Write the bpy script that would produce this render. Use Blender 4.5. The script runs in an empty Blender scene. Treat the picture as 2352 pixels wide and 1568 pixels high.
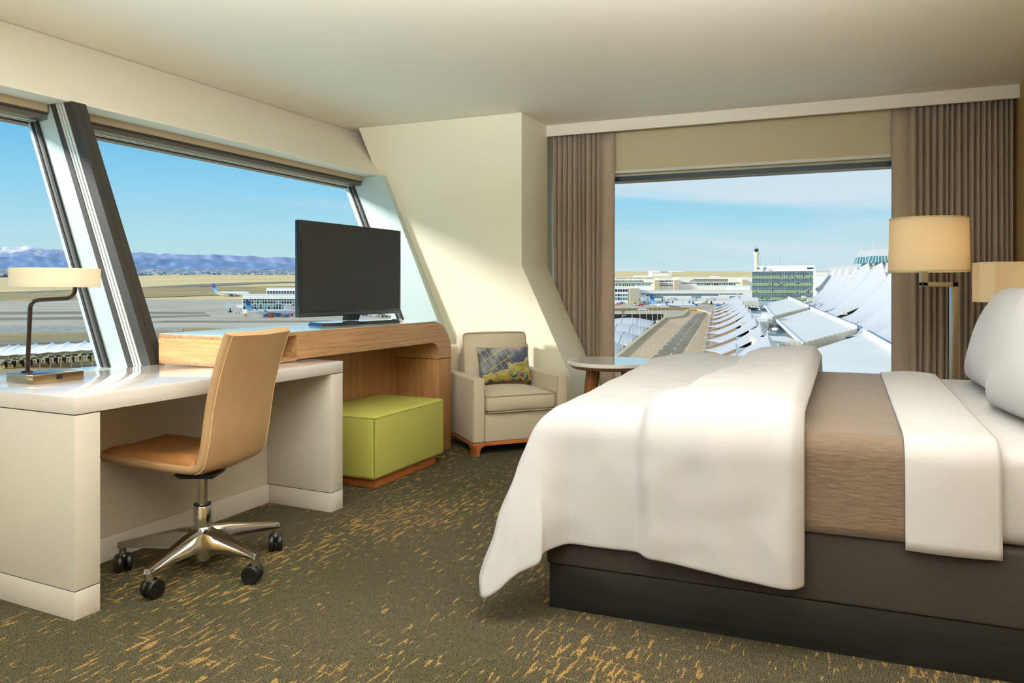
import bpy, bmesh, math, random
from math import sin, cos, tan, pi, radians, sqrt, atan2, exp
from mathutils import Vector, Matrix, noise

random.seed(7)
SC = bpy.context.scene
COL = SC.collection

# ------------------------------------------------------------------ camera
EYE = 1.11
cam_data = bpy.data.cameras.new('camera')
cam = bpy.data.objects.new('camera', cam_data)
COL.objects.link(cam)
cam.location = (0, 0, EYE)
cam.rotation_euler = (pi / 2, 0, 0)
cam_data.sensor_width = 36.0
cam_data.lens = 25.714
cam_data.shift_y = -118 / 2352
cam_data.clip_start = 0.05
cam_data.clip_end = 30000
SC.camera = cam

# ------------------------------------------------------------------ exposure
vs = SC.view_settings
vs.view_transform = 'Standard'
vs.look = 'None'
vs.exposure = 0.0
vs.gamma = 1.0
vs.use_curve_mapping = False

def lin(c):
    return tuple((x / 12.92 if x <= .04045 else ((x + .055) / 1.055) ** 2.4) for x in (v / 255 for v in c))

# ------------------------------------------------------------------ sky
W = bpy.data.worlds.new('sky')
SC.world = W
W.use_nodes = True
nt = W.node_tree
nt.nodes.clear()
N = nt.nodes.new
out = N('ShaderNodeOutputWorld')
bg = N('ShaderNodeBackground')
bg.inputs['Strength'].default_value = 1.0
tc = N('ShaderNodeTexCoord')
sep = N('ShaderNodeSeparateXYZ')
nt.links.new(tc.outputs['Generated'], sep.inputs[0])
ramp = N('ShaderNodeValToRGB')
mr = N('ShaderNodeMapRange')
mr.inputs['From Min'].default_value = 0.0
mr.inputs['From Max'].default_value = 0.5
nt.links.new(sep.outputs['Z'], mr.inputs[0])
nt.links.new(mr.outputs[0], ramp.inputs[0])
cr = ramp.color_ramp
cr.elements[0].position = 0.0
cr.elements[0].color = (*lin((190, 226, 228)), 1)
cr.elements[1].position = 1.0
cr.elements[1].color = (*lin((70, 150, 222)), 1)
for p_, c_ in ((.05, (190, 226, 229)), (.14, (178, 222, 234)), (.26, (146, 211, 240)), (.42, (98, 186, 233)), (.62, (80, 166, 226))):
    e = cr.elements.new(p_)
    e.color = (*lin(c_), 1)
# wispy cloud sheets: noise on a stretched direction, denser where a high sheet crosses
comb = N('ShaderNodeCombineXYZ')
dv = N('ShaderNodeMath'); dv.operation = 'ADD'
my = N('ShaderNodeMath'); my.operation = 'MULTIPLY'; my.inputs[1].default_value = 0.08
nt.links.new(sep.outputs['X'], my.inputs[0])
nt.links.new(sep.outputs['Z'], dv.inputs[0])
nt.links.new(my.outputs[0], dv.inputs[1])
mz = N('ShaderNodeMath'); mz.operation = 'MULTIPLY'; mz.inputs[1].default_value = 16.0
nt.links.new(dv.outputs[0], mz.inputs[0])
mx = N('ShaderNodeMath'); mx.operation = 'MULTIPLY'; mx.inputs[1].default_value = 1.6
nt.links.new(sep.outputs['X'], mx.inputs[0])
nt.links.new(mx.outputs[0], comb.inputs['X'])
nt.links.new(sep.outputs['Y'], comb.inputs['Y'])
nt.links.new(mz.outputs[0], comb.inputs['Z'])
cn = N('ShaderNodeTexNoise')
cn.inputs['Scale'].default_value = 1.25
cn.inputs['Detail'].default_value = 9
cn.inputs['Roughness'].default_value = 0.55
cn.inputs['Distortion'].default_value = 0.35
nt.links.new(comb.outputs[0], cn.inputs['Vector'])
# more cloud on the right-hand side of the sky, and in a high sheet
cov = N('ShaderNodeMath'); cov.operation = 'MULTIPLY_ADD'
cov.inputs[1].default_value = 0.26; cov.inputs[2].default_value = -0.03
nt.links.new(sep.outputs['X'], cov.inputs[0])
cadd = N('ShaderNodeMath'); cadd.operation = 'ADD'
nt.links.new(cn.outputs['Fac'], cadd.inputs[0])
nt.links.new(cov.outputs[0], cadd.inputs[1])
sheet = N('ShaderNodeMapRange')
sheet.interpolation_type = 'SMOOTHSTEP'
sheet.inputs['From Min'].default_value = 0.128
sheet.inputs['From Max'].default_value = 0.142
sheet.inputs['To Min'].default_value = 0.0
sheet.inputs['To Max'].default_value = 0.24
nt.links.new(dv.outputs[0], sheet.inputs[0])
cadd2 = N('ShaderNodeMath'); cadd2.operation = 'ADD'
nt.links.new(cadd.outputs[0], cadd2.inputs[0])
side = N('ShaderNodeMapRange')
side.inputs['From Min'].default_value = -0.15
side.inputs['From Max'].default_value = 0.10
nt.links.new(sep.outputs['X'], side.inputs[0])
smul = N('ShaderNodeMath'); smul.operation = 'MULTIPLY'
nt.links.new(sheet.outputs[0], smul.inputs[0])
nt.links.new(side.outputs[0], smul.inputs[1])
nt.links.new(smul.outputs[0], cadd2.inputs[1])
cmap = N('ShaderNodeMapRange')
cmap.inputs['From Min'].default_value = 0.47
cmap.inputs['From Max'].default_value = 0.80
cmap.inputs['To Max'].default_value = 0.85
nt.links.new(cadd2.outputs[0], cmap.inputs[0])
mixc = N('ShaderNodeMixRGB')
mixc.inputs['Color2'].default_value = (*lin((214, 230, 240)), 1)
nt.links.new(cmap.outputs[0], mixc.inputs['Fac'])
nt.links.new(ramp.outputs[0], mixc.inputs['Color1'])
nt.links.new(mixc.outputs[0], bg.inputs['Color'])
nt.links.new(bg.outputs[0], out.inputs[0])

# ------------------------------------------------------------------ sun and added fill lights
def light(name, kind, loc, energy, color, direction=None, **kw):
    d = bpy.data.lights.new(name, kind)
    d.energy = energy
    d.color = color
    for k, v in kw.items():
        setattr(d, k, v)
    o = bpy.data.objects.new(name, d)
    COL.objects.link(o)
    o.location = loc
    if direction is not None:
        o.rotation_euler = Vector(direction).to_track_quat('-Z', 'Y').to_euler()
    return o

SUN_EL = radians(20)
SUN_AZ = (-.94, -.34)
light('sun', 'SUN', (-20, -5, 30), 3.6, (1, .98, .95),
      (-SUN_AZ[0] * cos(SUN_EL), -SUN_AZ[1] * cos(SUN_EL), -sin(SUN_EL)), angle=radians(8))
light('entry_side_fill', 'AREA', (-2.2, -.6, 2.3), 46, (.82, .93, 1), (.15, .7, -.45), shape='RECTANGLE', size=1.4, size_y=.9)  # added fill from the left behind the camera, not a fitting
light('ceiling_bounce_fill', 'AREA', (.2, -.4, 1.0), 140, (.86, .94, 1), (.0, .2, 1), shape='RECTANGLE', size=1.8, size_y=1.2, spread=radians(115))  # added upward fill, bounced off the ceiling to lift the room
light('overhead_fill', 'AREA', (-.05, 1.7, 1.98), 116, (.87, .945, 1), (-.02, .8, 1), shape='RECTANGLE', size=3.6, size_y=.4, spread=radians(110))  # unseen fill added above the frame to brighten the far ceiling

# ------------------------------------------------------------------ frames
YL, YR = 0.44, 0.38
LO = Vector((-1.466, 2.45, 0))
LA = Vector((sin(YL), cos(YL), 0)); LB = Vector((-cos(YL), sin(YL), 0))
RC = Vector((cos(YR), -sin(YR), 0)); RN = Vector((sin(YR), cos(YR), 0))
ROT_L = pi / 2 - YL
ROT_R = -YR
CEIL = 2.53
def LP(a, b, z=0): return LO + LA * a + LB * b + Vector((0, 0, z))
def RP(c, n, z=0): return RC * c + RN * n + Vector((0, 0, z))

# ------------------------------------------------------------------ materials
MATS = {}
def nodes_of(name):
    m = bpy.data.materials.new(name)
    m.use_nodes = True
    t = m.node_tree
    b = t.nodes['Principled BSDF']
    return m, t, b

def mat(name, rgb, rough=.5, metal=0., var=None, bump=None, spec=None, sheen=0, coat=0, trans=None):
    """var=(scale, amount, (sx,sy,sz))  bump=(scale, strength, (sx,sy,sz))"""
    if name in MATS: return MATS[name]
    m, t, b = nodes_of(name)
    c = lin(rgb)
    b.inputs['Base Color'].default_value = (*c, 1)
    b.inputs['Roughness'].default_value = rough
    b.inputs['Metallic'].default_value = metal
    if spec is not None: b.inputs['Specular IOR Level'].default_value = spec
    if sheen: b.inputs['Sheen Weight'].default_value = sheen
    if coat:
        b.inputs['Coat Weight'].default_value = coat
        b.inputs['Coat Roughness'].default_value = .05
    co = None
    if var or bump:
        co = t.nodes.new('ShaderNodeTexCoord')
    def nz(scale, st, detail=4):
        mp = t.nodes.new('ShaderNodeMapping')
        mp.inputs['Scale'].default_value = st
        t.links.new(co.outputs['Object'], mp.inputs[0])
        n = t.nodes.new('ShaderNodeTexNoise')
        n.inputs['Scale'].default_value = scale
        n.inputs['Detail'].default_value = detail
        t.links.new(mp.outputs[0], n.inputs['Vector'])
        return n
    if var:
        n = nz(var[0], var[2] if len(var) > 2 else (1, 1, 1))
        r = t.nodes.new('ShaderNodeValToRGB')
        a = var[1]
        r.color_ramp.elements[0].position = .3
        r.color_ramp.elements[1].position = .7
        r.color_ramp.elements[0].color = (*[max(0, x * (1 - a)) for x in c], 1)
        r.color_ramp.elements[1].color = (*[min(1, x * (1 + a)) for x in c], 1)
        t.links.new(n.outputs['Fac'], r.inputs[0])
        t.links.new(r.outputs[0], b.inputs['Base Color'])
    if bump:
        n = nz(bump[0], bump[2] if len(bump) > 2 else (1, 1, 1), 3)
        bp = t.nodes.new('ShaderNodeBump')
        bp.inputs['Strength'].default_value = bump[1]
        bp.inputs['Distance'].default_value = .004
        t.links.new(n.outputs['Fac'], bp.inputs['Height'])
        t.links.new(bp.outputs[0], b.inputs['Normal'])
    MATS[name] = m
    return m

def wood(name, rgb, stretch, rough=.42, contrast=.28, pores=.35):
    m, t, b = nodes_of(name)
    c = lin(rgb)
    co = t.nodes.new('ShaderNodeTexCoord')
    mp = t.nodes.new('ShaderNodeMapping')
    mp.inputs['Scale'].default_value = stretch
    t.links.new(co.outputs['Object'], mp.inputs[0])
    n1 = t.nodes.new('ShaderNodeTexNoise'); n1.inputs['Scale'].default_value = 1.0; n1.inputs['Detail'].default_value = 7
    n1.inputs['Distortion'].default_value = .4
    n2 = t.nodes.new('ShaderNodeTexNoise'); n2.inputs['Scale'].default_value = 4.2; n2.inputs['Detail'].default_value = 3
    t.links.new(mp.outputs[0], n1.inputs['Vector']); t.links.new(mp.outputs[0], n2.inputs['Vector'])
    r = t.nodes.new('ShaderNodeValToRGB')
    r.color_ramp.elements[0].position = .3; r.color_ramp.elements[1].position = .68
    r.color_ramp.elements[0].color = (*[x * (1 - contrast) for x in c], 1)
    r.color_ramp.elements[1].color = (*[min(1, x * (1 + contrast * .7)) for x in c], 1)
    t.links.new(n1.outputs['Fac'], r.inputs[0])
    r2 = t.nodes.new('ShaderNodeValToRGB')
    r2.color_ramp.elements[0].position = .33; r2.color_ramp.elements[1].position = .42
    r2.color_ramp.elements[0].color = (1 - pores, 1 - pores, 1 - pores * 1.05, 1); r2.color_ramp.elements[1].color = (1, 1, 1, 1)
    t.links.new(n2.outputs['Fac'], r2.inputs[0])
    mm = t.nodes.new('ShaderNodeMixRGB'); mm.blend_type = 'MULTIPLY'; mm.inputs['Fac'].default_value = 1
    t.links.new(r.outputs[0], mm.inputs['Color1']); t.links.new(r2.outputs[0], mm.inputs['Color2'])
    t.links.new(mm.outputs[0], b.inputs['Base Color'])
    b.inputs['Roughness'].default_value = rough
    MATS[name] = m
    return m

def glass_mat(name, tint=(1, 1, 1), refl=.05):
    m = bpy.data.materials.new(name); m.use_nodes = True
    t = m.node_tree; t.nodes.clear()
    o = t.nodes.new('ShaderNodeOutputMaterial'); mx_ = t.nodes.new('ShaderNodeMixShader')
    tr = t.nodes.new('ShaderNodeBsdfTransparent'); tr.inputs[0].default_value = (*tint, 1)
    gl = t.nodes.new('ShaderNodeBsdfGlossy'); gl.inputs['Roughness'].default_value = .0
    fr = t.nodes.new('ShaderNodeFresnel'); fr.inputs['IOR'].default_value = 1.04
    t.links.new(fr.outputs[0], mx_.inputs[0]); t.links.new(tr.outputs[0], mx_.inputs[1]); t.links.new(gl.outputs[0], mx_.inputs[2])
    t.links.new(mx_.outputs[0], o.inputs[0])
    return m

# ------------------------------------------------------------------ mesh helpers
def fin(name, bm, m, parent=None, smooth=None, loc=None, rot=0):
    bmesh.ops.recalc_face_normals(bm, faces=bm.faces[:])
    me = bpy.data.meshes.new(name)
    bm.to_mesh(me); bm.free()
    if smooth is not None:
        for p in me.polygons: p.use_smooth = True
        me.set_sharp_from_angle(angle=radians(smooth))
    if m is not None:
        for q in (m if isinstance(m, (list, tuple)) else [m]): me.materials.append(q)
    o = bpy.data.objects.new(name, me)
    COL.objects.link(o)
    if parent is not None: o.parent = parent
    if loc is not None: o.location = loc
    if rot: o.rotation_euler = (0, 0, rot)
    return o

def thing(name, label, cat, loc=(0, 0, 0), rot=0, group=None):
    o = bpy.data.objects.new(name, None)
    o.empty_display_size = .1
    COL.objects.link(o)
    o.location = loc; o.rotation_euler = (0, 0, rot)
    o['label'] = label; o['category'] = cat
    if group: o['group'] = group
    return o

def tag(o, label, cat, group=None):
    o['label'] = label; o['category'] = cat
    if group: o['group'] = group
    return o

def struct(o, label=None, cat=None):
    o['kind'] = 'structure'
    if label: o['label'] = label
    if cat: o['category'] = cat
    return o

def nbm(): return bmesh.new()

def box(bm, x0, x1, y0, y1, z0, z1, bev=0, seg=2):
    vs_ = [bm.verts.new(p) for p in ((x0, y0, z0), (x1, y0, z0), (x1, y1, z0), (x0, y1, z0), (x0, y0, z1), (x1, y0, z1), (x1, y1, z1), (x0, y1, z1))]
    fs = [bm.faces.new([vs_[i] for i in f]) for f in ((0, 3, 2, 1), (4, 5, 6, 7), (0, 1, 5, 4), (1, 2, 6, 5), (2, 3, 7, 6), (3, 0, 4, 7))]
    if bev:
        es = list({e for f in fs for e in f.edges})
        bmesh.ops.bevel(bm, geom=es, offset=bev, segments=seg, profile=.5, affect='EDGES')
    return bm

def hexa(bm, pts):
    """8 points: bottom ring 4, top ring 4"""
    v = [bm.verts.new(p) for p in pts]
    for f in ((0, 3, 2, 1), (4, 5, 6, 7), (0, 1, 5, 4), (1, 2, 6, 5), (2, 3, 7, 6), (3, 0, 4, 7)):
        bm.faces.new([v[i] for i in f])
    return bm

def prism(bm, poly, f):
    """poly: 2D list; f(p, end) -> 3D with end 0/1"""
    a = [bm.verts.new(f(p, 0)) for p in poly]
    b = [bm.verts.new(f(p, 1)) for p in poly]
    n = len(poly)
    bm.faces.new(a[::-1]); bm.faces.new(b)
    for i in range(n):
        bm.faces.new((a[i], a[(i + 1) % n], b[(i + 1) % n], b[i]))
    return bm

def cyl(bm, p0, p1, r0, r1=None, n=16, caps=True):
    r1 = r0 if r1 is None else r1
    p0 = Vector(p0); p1 = Vector(p1)
    d = (p1 - p0).normalized()
    u = d.orthogonal().normalized(); w = d.cross(u)
    A = [bm.verts.new(p0 + (u * cos(2 * pi * i / n) + w * sin(2 * pi * i / n)) * r0) for i in range(n)]
    B = [bm.verts.new(p1 + (u * cos(2 * pi * i / n) + w * sin(2 * pi * i / n)) * r1) for i in range(n)]
    for i in range(n):
        bm.faces.new((A[i], A[(i + 1) % n], B[(i + 1) % n], B[i]))
    if caps:
        bm.faces.new(A[::-1]); bm.faces.new(B)
    return bm

def tube(bm, pts, r, n=12, radii=None):
    pts = [Vector(p) for p in pts]
    rings = []
    up = None
    for i, p in enumerate(pts):
        d = (pts[min(i + 1, len(pts) - 1)] - pts[max(i - 1, 0)]).normalized()
        if up is None: up = d.orthogonal().normalized()
        up = (up - d * up.dot(d)).normalized()
        w = d.cross(up)
        rr = radii[i] if radii else r
        rings.append([bm.verts.new(p + (up * cos(2 * pi * k / n) + w * sin(2 * pi * k / n)) * rr) for k in range(n)])
    for a, b in zip(rings, rings[1:]):
        for k in range(n):
            bm.faces.new((a[k], a[(k + 1) % n], b[(k + 1) % n], b[k]))
    bm.faces.new(rings[0][::-1]); bm.faces.new(rings[-1])
    return bm

def lathe(bm, prof, n=32, cx=0, cy=0, sx=1, sy=1, close=False):
    rings = []
    for r, z in prof:
        rings.append([bm.verts.new((cx + sx * r * cos(2 * pi * k / n), cy + sy * r * sin(2 * pi * k / n), z)) for k in range(n)])
    pairs = list(zip(rings, rings[1:]))
    if close: pairs.append((rings[-1], rings[0]))
    for a, b in pairs:
        for k in range(n):
            bm.faces.new((a[k], a[(k + 1) % n], b[(k + 1) % n], b[k]))
    if not close:
        if prof[0][0] > 1e-5: bm.faces.new(rings[0][::-1])
        if prof[-1][0] > 1e-5: bm.faces.new(rings[-1])
    bmesh.ops.remove_doubles(bm, verts=bm.verts[:], dist=1e-6)
    return bm

def grid(bm, nu, nv, f, wrap_u=False):
    g = [[bm.verts.new(f(i / nu, j / nv)) for j in range(nv + 1)] for i in range(nu + (0 if wrap_u else 1))]
    m_ = len(g)
    for i in range(nu):
        for j in range(nv):
            bm.faces.new((g[i][j], g[(i + 1) % m_][j], g[(i + 1) % m_][j + 1], g[i][j + 1]))
    return bm

def fillet(pts, r, n=6):
    """round the inner corners of a 3D polyline"""
    pts = [Vector(p) for p in pts]
    o = [pts[0]]
    for a, b, c in zip(pts, pts[1:], pts[2:]):
        d0 = (a - b).normalized(); d1 = (c - b).normalized()
        q0 = b + d0 * r; q1 = b + d1 * r
        for i in range(n + 1):
            t = i / n
            o.append(q0 * (1 - t) ** 2 + b * 2 * t * (1 - t) + q1 * t * t)
    o.append(pts[-1])
    return o

def solidify(o, th, offset=-1):
    md = o.modifiers.new('thickness', 'SOLIDIFY'); md.thickness = th; md.offset = offset
    return o

def subsurf(o, lv=2):
    md = o.modifiers.new('smooth', 'SUBSURF'); md.levels = lv; md.render_levels = lv
    return o

def smst(e0, e1, x):
    t = max(0, min(1, (x - e0) / (e1 - e0)))
    return t * t * (3 - 2 * t)
# ================================================================== ROOM SHELL
M_wall = mat('wall_paint', (240, 233, 208), .55)
M_ceil = mat('ceiling_paint', (240, 231, 213), .6)
M_soff = mat('soffit_paint', (240, 232, 214), .6)
M_alu = mat('window_aluminium', (196, 210, 206), .35, .25)
M_bronze = mat('mullion_bronze', (62, 57, 52), .45, .3)
M_dark = mat('window_gasket', (22, 24, 24), .5)
M_grey = mat('window_grey_frame', (104, 100, 92), .4, .3)
M_bright = mat('window_bright_track', (226, 228, 222), .3, .4)
M_shade = mat('roller_shade_fabric', (196, 176, 146), .8, bump=(900, .15))
M_glass = glass_mat('window_glass')

# carpet
def carpet():
    m, t, b = nodes_of('carpet')
    b.inputs['Roughness'].default_value = .95
    b.inputs['Specular IOR Level'].default_value = .1
    co = t.nodes.new('ShaderNodeTexCoord')
    def nz(scale, st, rotz, detail=2, dist=0.):
        mp0 = t.nodes.new('ShaderNodeMapping'); mp0.inputs['Rotation'].default_value = (0, 0, rotz)
        mp = t.nodes.new('ShaderNodeMapping'); mp.inputs['Scale'].default_value = st
        t.links.new(co.outputs['Object'], mp0.inputs[0]); t.links.new(mp0.outputs[0], mp.inputs[0])
        n = t.nodes.new('ShaderNodeTexNoise'); n.inputs['Scale'].default_value = scale; n.inputs['Detail'].default_value = detail
        n.inputs['Distortion'].default_value = dist
        t.links.new(mp.outputs[0], n.inputs['Vector'])
        return n.outputs['Fac']
    def mp_(src, a, bb, lo=0., hi=1.):
        r = t.nodes.new('ShaderNodeMapRange')
        r.inputs['From Min'].default_value = a; r.inputs['From Max'].default_value = bb
        r.inputs['To Min'].default_value = lo; r.inputs['To Max'].default_value = hi
        t.links.new(src, r.inputs[0]); return r.outputs[0]
    def mth(op, a, c2):
        n = t.nodes.new('ShaderNodeMath'); n.operation = op
        if isinstance(a, float): n.inputs[0].default_value = a
        else: t.links.new(a, n.inputs[0])
        if isinstance(c2, float): n.inputs[1].default_value = c2
        else: t.links.new(c2, n.inputs[1])
        return n.outputs[0]
    ra = -ROT_L  # local x runs along the left wall
    A = nz(1, (13, 62, 1), ra, 4, .5)
    B = nz(1, (78, 9, 1), ra, 4, .4)
    clus = nz(1, (1.1, 2.2, 1), ra, 2)
    big = nz(1, (.9, .9, 1), 0, 1)
    tuft = nz(1, (190, 400, 1), ra, 2)
    rib = nz(1, (30, 420, 1), ra, 1)
    cl = mp_(clus, .35, .70, -.07, .065)
    fa = mp_(mth('ADD', A, cl), .585, .625)
    fb = mp_(mth('ADD', B, cl), .655, .69)
    fleck = mth('MAXIMUM', fa, mth('MULTIPLY', fb, .9))
    fleck = mth('MULTIPLY', fleck, mp_(tuft, .40, .56))
    base = t.nodes.new('ShaderNodeMixRGB')
    base.inputs['Color1'].default_value = (*lin((31, 29, 22)), 1); base.inputs['Color2'].default_value = (*lin((126, 116, 92)), 1)
    t.links.new(mp_(mth('ADD', mth('MULTIPLY', tuft, .72), mth('MULTIPLY', rib, .28)), .38, .62), base.inputs['Fac'])
    tone = t.nodes.new('ShaderNodeMixRGB'); tone.blend_type = 'MULTIPLY'
    tone.inputs['Color2'].default_value = (.80, .86, .74, 1)
    t.links.new(mp_(big, .38, .62), tone.inputs['Fac'])
    t.links.new(base.outputs[0], tone.inputs['Color1'])
    mixf = t.nodes.new('ShaderNodeMixRGB'); mixf.inputs['Color2'].default_value = (*lin((204, 162, 94)), 1)
    t.links.new(fleck, mixf.inputs['Fac']); t.links.new(tone.outputs[0], mixf.inputs['Color1'])
    t.links.new(mixf.outputs[0], b.inputs['Base Color'])
    bp = t.nodes.new('ShaderNodeBump'); bp.inputs['Strength'].default_value = 1; bp.inputs['Distance'].default_value = .010
    t.links.new(mth('ADD', mth('MULTIPLY', tuft, .6), mth('MULTIPLY', rib, .5)), bp.inputs['Height'])
    t.links.new(bp.outputs[0], b.inputs['Normal'])
    return m
M_carpet = carpet()

GL_B = lambda z: .72 + .442 * (z - .75)      # inner face of the leaning window frames
A0, A1 = -4.2, 3.62
NB = -2.4                                     # wall behind the camera

# floor: a slab covering the room
corners = [LP(A0, 1.0), LP(A1 + .3, 1.0), RP(-2.6, 6.3), RP(1.40, 6.3), RP(1.40, NB)]
bm = nbm(); prism(bm, corners, lambda p, e: (p.x, p.y, 0 if e else -.15)); struct(fin('floor', bm, M_carpet))
ceil_c = [LP(A0, 1.9), LP(A1 + .9, 1.9), RP(-3.3, 6.5), RP(1.55, 6.5), RP(1.55, NB - .1)]
bm = nbm(); prism(bm, ceil_c, lambda p, e: (p.x, p.y, CEIL + (.25 if e else 0))); struct(fin('ceiling', bm, M_ceil))

# left side: low wall with sill, sloped soffit
bm = nbm(); prism(bm, [(.735, .005), (1.12, .005), (1.12, .70), (.735, .70)], lambda p, e: LP(A1 + .1 if e else A0, p[0], p[1]))
struct(fin('wall_left', bm, M_wall))
bm = nbm()
prism(bm, [(1.70, CEIL - .002), (1.34, 2.102), (1.34, 2.092), (1.495, 2.092), (1.495, 2.17), (1.75, 2.36), (1.75, CEIL - .002)], lambda p, e: LP(A1 + .55 if e else A0, p[0], p[1]))
struct(fin('trim_1', bm, M_soff), 'sloped painted soffit above the leaning left window')
bm = nbm(); prism(bm, [(1.755, 2.08), (1.9, 2.08), (1.9, 2.9), (1.755, 2.9)], lambda p, e: LP(A1 + .9 if e else A0, p[0], p[1]))
struct(fin('wall_left_upper', bm, M_wall))

# left window: head, mullion fin, jamb fin, sill, panes
w1 = thing('window_1', 'leaning glass wall with grey frames on the left', 'window')
w1['kind'] = 'structure'; del w1['category']
def lbox(bm, a0, a1, poly):
    return prism(bm, poly, lambda p, e: LP(a1 if e else a0, p[0], p[1]))
def slant(b0, b1, z0=.705, z1=2.09):
    return [(GL_B(z0) + b0, z0), (GL_B(z0) + b1, z0), (GL_B(z1) + b1, z1), (GL_B(z1) + b0, z1)]
for b0, b1, z0, z1, m_, nm in ((1.515, 1.59, 2.014, 2.046, M_grey, 'frame_head'), (1.59, 1.604, 2.011, 2.04, M_bright, 'head_track'), (1.604, 1.626, 2.020, 2.04, M_dark, 'head_groove'),
                               (1.626, 1.640, 2.010, 2.04, M_bright, 'head_track'), (1.640, 1.660, 2.016, 2.04, M_dark, 'head_groove'), (1.660, 1.73, 2.003, 2.10, M_grey, 'frame_head')):
    bm = nbm(); lbox(bm, A0, A1, [(b0, z0), (b1, z0), (b1, z1), (b0, z1)]); fin(nm, bm, m_, w1)
bm = nbm(); lbox(bm, A0, A1, [(.735, .702), (1.14, .702), (1.14, .722), (.735, .722)]); fin('sill', bm, M_alu, w1)

def fin_post(a0, a1, wide, side=1):
    """one leaning mullion built of its extruded strips, inside to outside"""
    w = a1 - a0
    strips = [(0, .012, M_bronze, 0, w * .45, 'mullion_cover'), (0, .010, M_bronze, w * .47, w, 'mullion_cover'),
              (.011, .075, M_bronze, .008, w, 'mullion_cover'),
              (.075, .088, M_bright, .004, w - .01, 'track'), (.088, .097, M_dark, .012, w - .01, 'groove'),
              (.097, .113, M_bright, .004, w - .01, 'track'), (.113, .121, M_dark, .012, w - .01, 'groove'),
              (.121, .135, M_bright, .004, w - .01, 'track'),
              (.135, .172, M_bronze, .0, w - .01, 'mullion_strip'),
              (.172, .31, M_alu, .006, w - .01, 'mullion_panel'),
              (.31, .326, M_dark, -.006, w - .005, 'gasket'), (.326, .352, M_grey, -.002, w - .005, 'mullion_strip'),
              (.352, .368, M_dark, -.006, w - .005, 'gasket'), (.368, .395, M_alu, -.004, w, 'mullion_outer_edge')]
    for b0, b1, m_, x0, x1, nm in strips:
        if not wide and b1 < .15: continue
        bm = nbm(); lbox(bm, a0 + x0, a0 + x1, slant(b0, b1 + .0005)); fin(nm, bm, m_, w1)
fin_post(.865, .945, True)
bm = nbm(); lbox(bm, A0, -.70, slant(-.03, .42, .703, 2.10)); struct(fin('wall_left_sun_block', bm, M_wall))  # unseen block added to keep the sun off the bed
# jamb at the column
for b0, b1, m_, x, nm in [(-.02, .31, M_alu, .0, 'jamb_panel'), (.31, .326, M_dark, -.012, 'gasket'), (.326, .352, M_grey, -.006, 'jamb_strip'),
                         (.352, .368, M_dark, -.012, 'gasket'), (.368, .41, M_alu, -.008, 'jamb_outer_edge')]:
    bm = nbm(); lbox(bm, A1 - .03 + x, A1 + .12, slant(b0, b1)); fin(nm, bm, m_, w1)
for a0, a1 in ((-.70, .866), (.944, A1 - .03)):
    bm = nbm(); lbox(bm, a0, a1, slant(.372, .384, .722, 2.03)); fin('pane', bm, M_glass, w1)

# roller shades drawn up under the soffit
for a0, a1, lb in ((-.69, .862, 'tan roller shade left of the dark mullion, drawn up'), (.948, A1 - .04, 'long tan roller shade right of the dark mullion, drawn up')):
    t_ = thing('roller_shade', lb, 'shade')
    bm = nbm(); lbox(bm, a0, a1, [(1.500, 2.05), (1.505, 2.05), (1.505, 2.17), (1.500, 2.17)]); fin('fabric', bm, M_shade, t_)
    bm = nbm(); lbox(bm, a0, a1, [(1.498, 2.043), (1.510, 2.043), (1.510, 2.051), (1.498, 2.051)]); fin('hem_bar', bm, mat('shade_hem', (70, 64, 56), .5), t_)

# slanting column between the two windows
colp = [(-3.62, CEIL - .002), (-2.093, CEIL - .002), (-2.093, 1.31), (-1.484, .0), (-2.50, .0)]
bm = nbm(); prism(bm, colp, lambda p, e: RP(p[0] + (.03 if e else 0), 5.985 if e else 5.446, p[1]))
struct(fin('wall_corner', bm, M_wall), 'cream slanting column wall between the two windows')

bm = nbm(); prism(bm, [(-3.62, 0), (-2.12, 0), (-2.12, CEIL - .002), (-3.62, CEIL - .002)], lambda p, e: RP(p[0], 6.5 if e else 5.99, p[1])); struct(fin('wall_corner_return', bm, M_wall))
# right window wall
bm = nbm(); prism(bm, [(-2.06, 2.085), (1.45, 2.085), (1.45, CEIL), (-2.06, CEIL)], lambda p, e: RP(p[0], 6.5 if e else 6.21, p[1])); struct(fin('wall_back', bm, M_wall))
bm = nbm(); prism(bm, [(-2.06, 0.0), (1.45, 0.0), (1.45, .42), (-2.06, .42)], lambda p, e: RP(p[0], 6.5 if e else 6.18, p[1])); struct(fin('wall_back_sill', bm, M_wall))
bm = nbm(); prism(bm, [(.95, .42), (1.45, .42), (1.45, 2.085), (.95, 2.085)], lambda p, e: RP(p[0], 6.5 if e else 6.21, p[1])); struct(fin('wall_back_side', bm, M_wall))
w2 = thing('window_2', 'wide picture window in the far wall', 'window'); w2['kind'] = 'structure'; del w2['category']
M_wfr = mat('picture_window_frame', (44, 56, 58), .35, .3)
def rbox(bm, c0, c1, n0, n1, z0, z1): return prism(bm, [(c0, z0), (c1, z0), (c1, z1), (c0, z1)], lambda p, e: RP(p[0], n1 if e else n0, p[1]))
bm = nbm(); rbox(bm, -2.06, .95, 6.2, 6.34, 2.045, 2.088); fin('frame_head', bm, M_wfr, w2)
bm = nbm(); rbox(bm, -2.06, .95, 6.2, 6.34, .42, .46); fin('frame_sill', bm, M_wfr, w2)
bm = nbm(); rbox(bm, -2.06, -1.98, 6.22, 6.34, .46, 2.045); fin('frame_jamb', bm, M_wfr, w2)
bm = nbm(); rbox(bm, .90, .95, 6.22, 6.34, .46, 2.045); fin('frame_jamb', bm, M_wfr, w2)
bm = nbm(); rbox(bm, -1.98, .90, 6.28, 6.292, .46, 2.045); fin('pane', bm, M_glass, w2)
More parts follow.
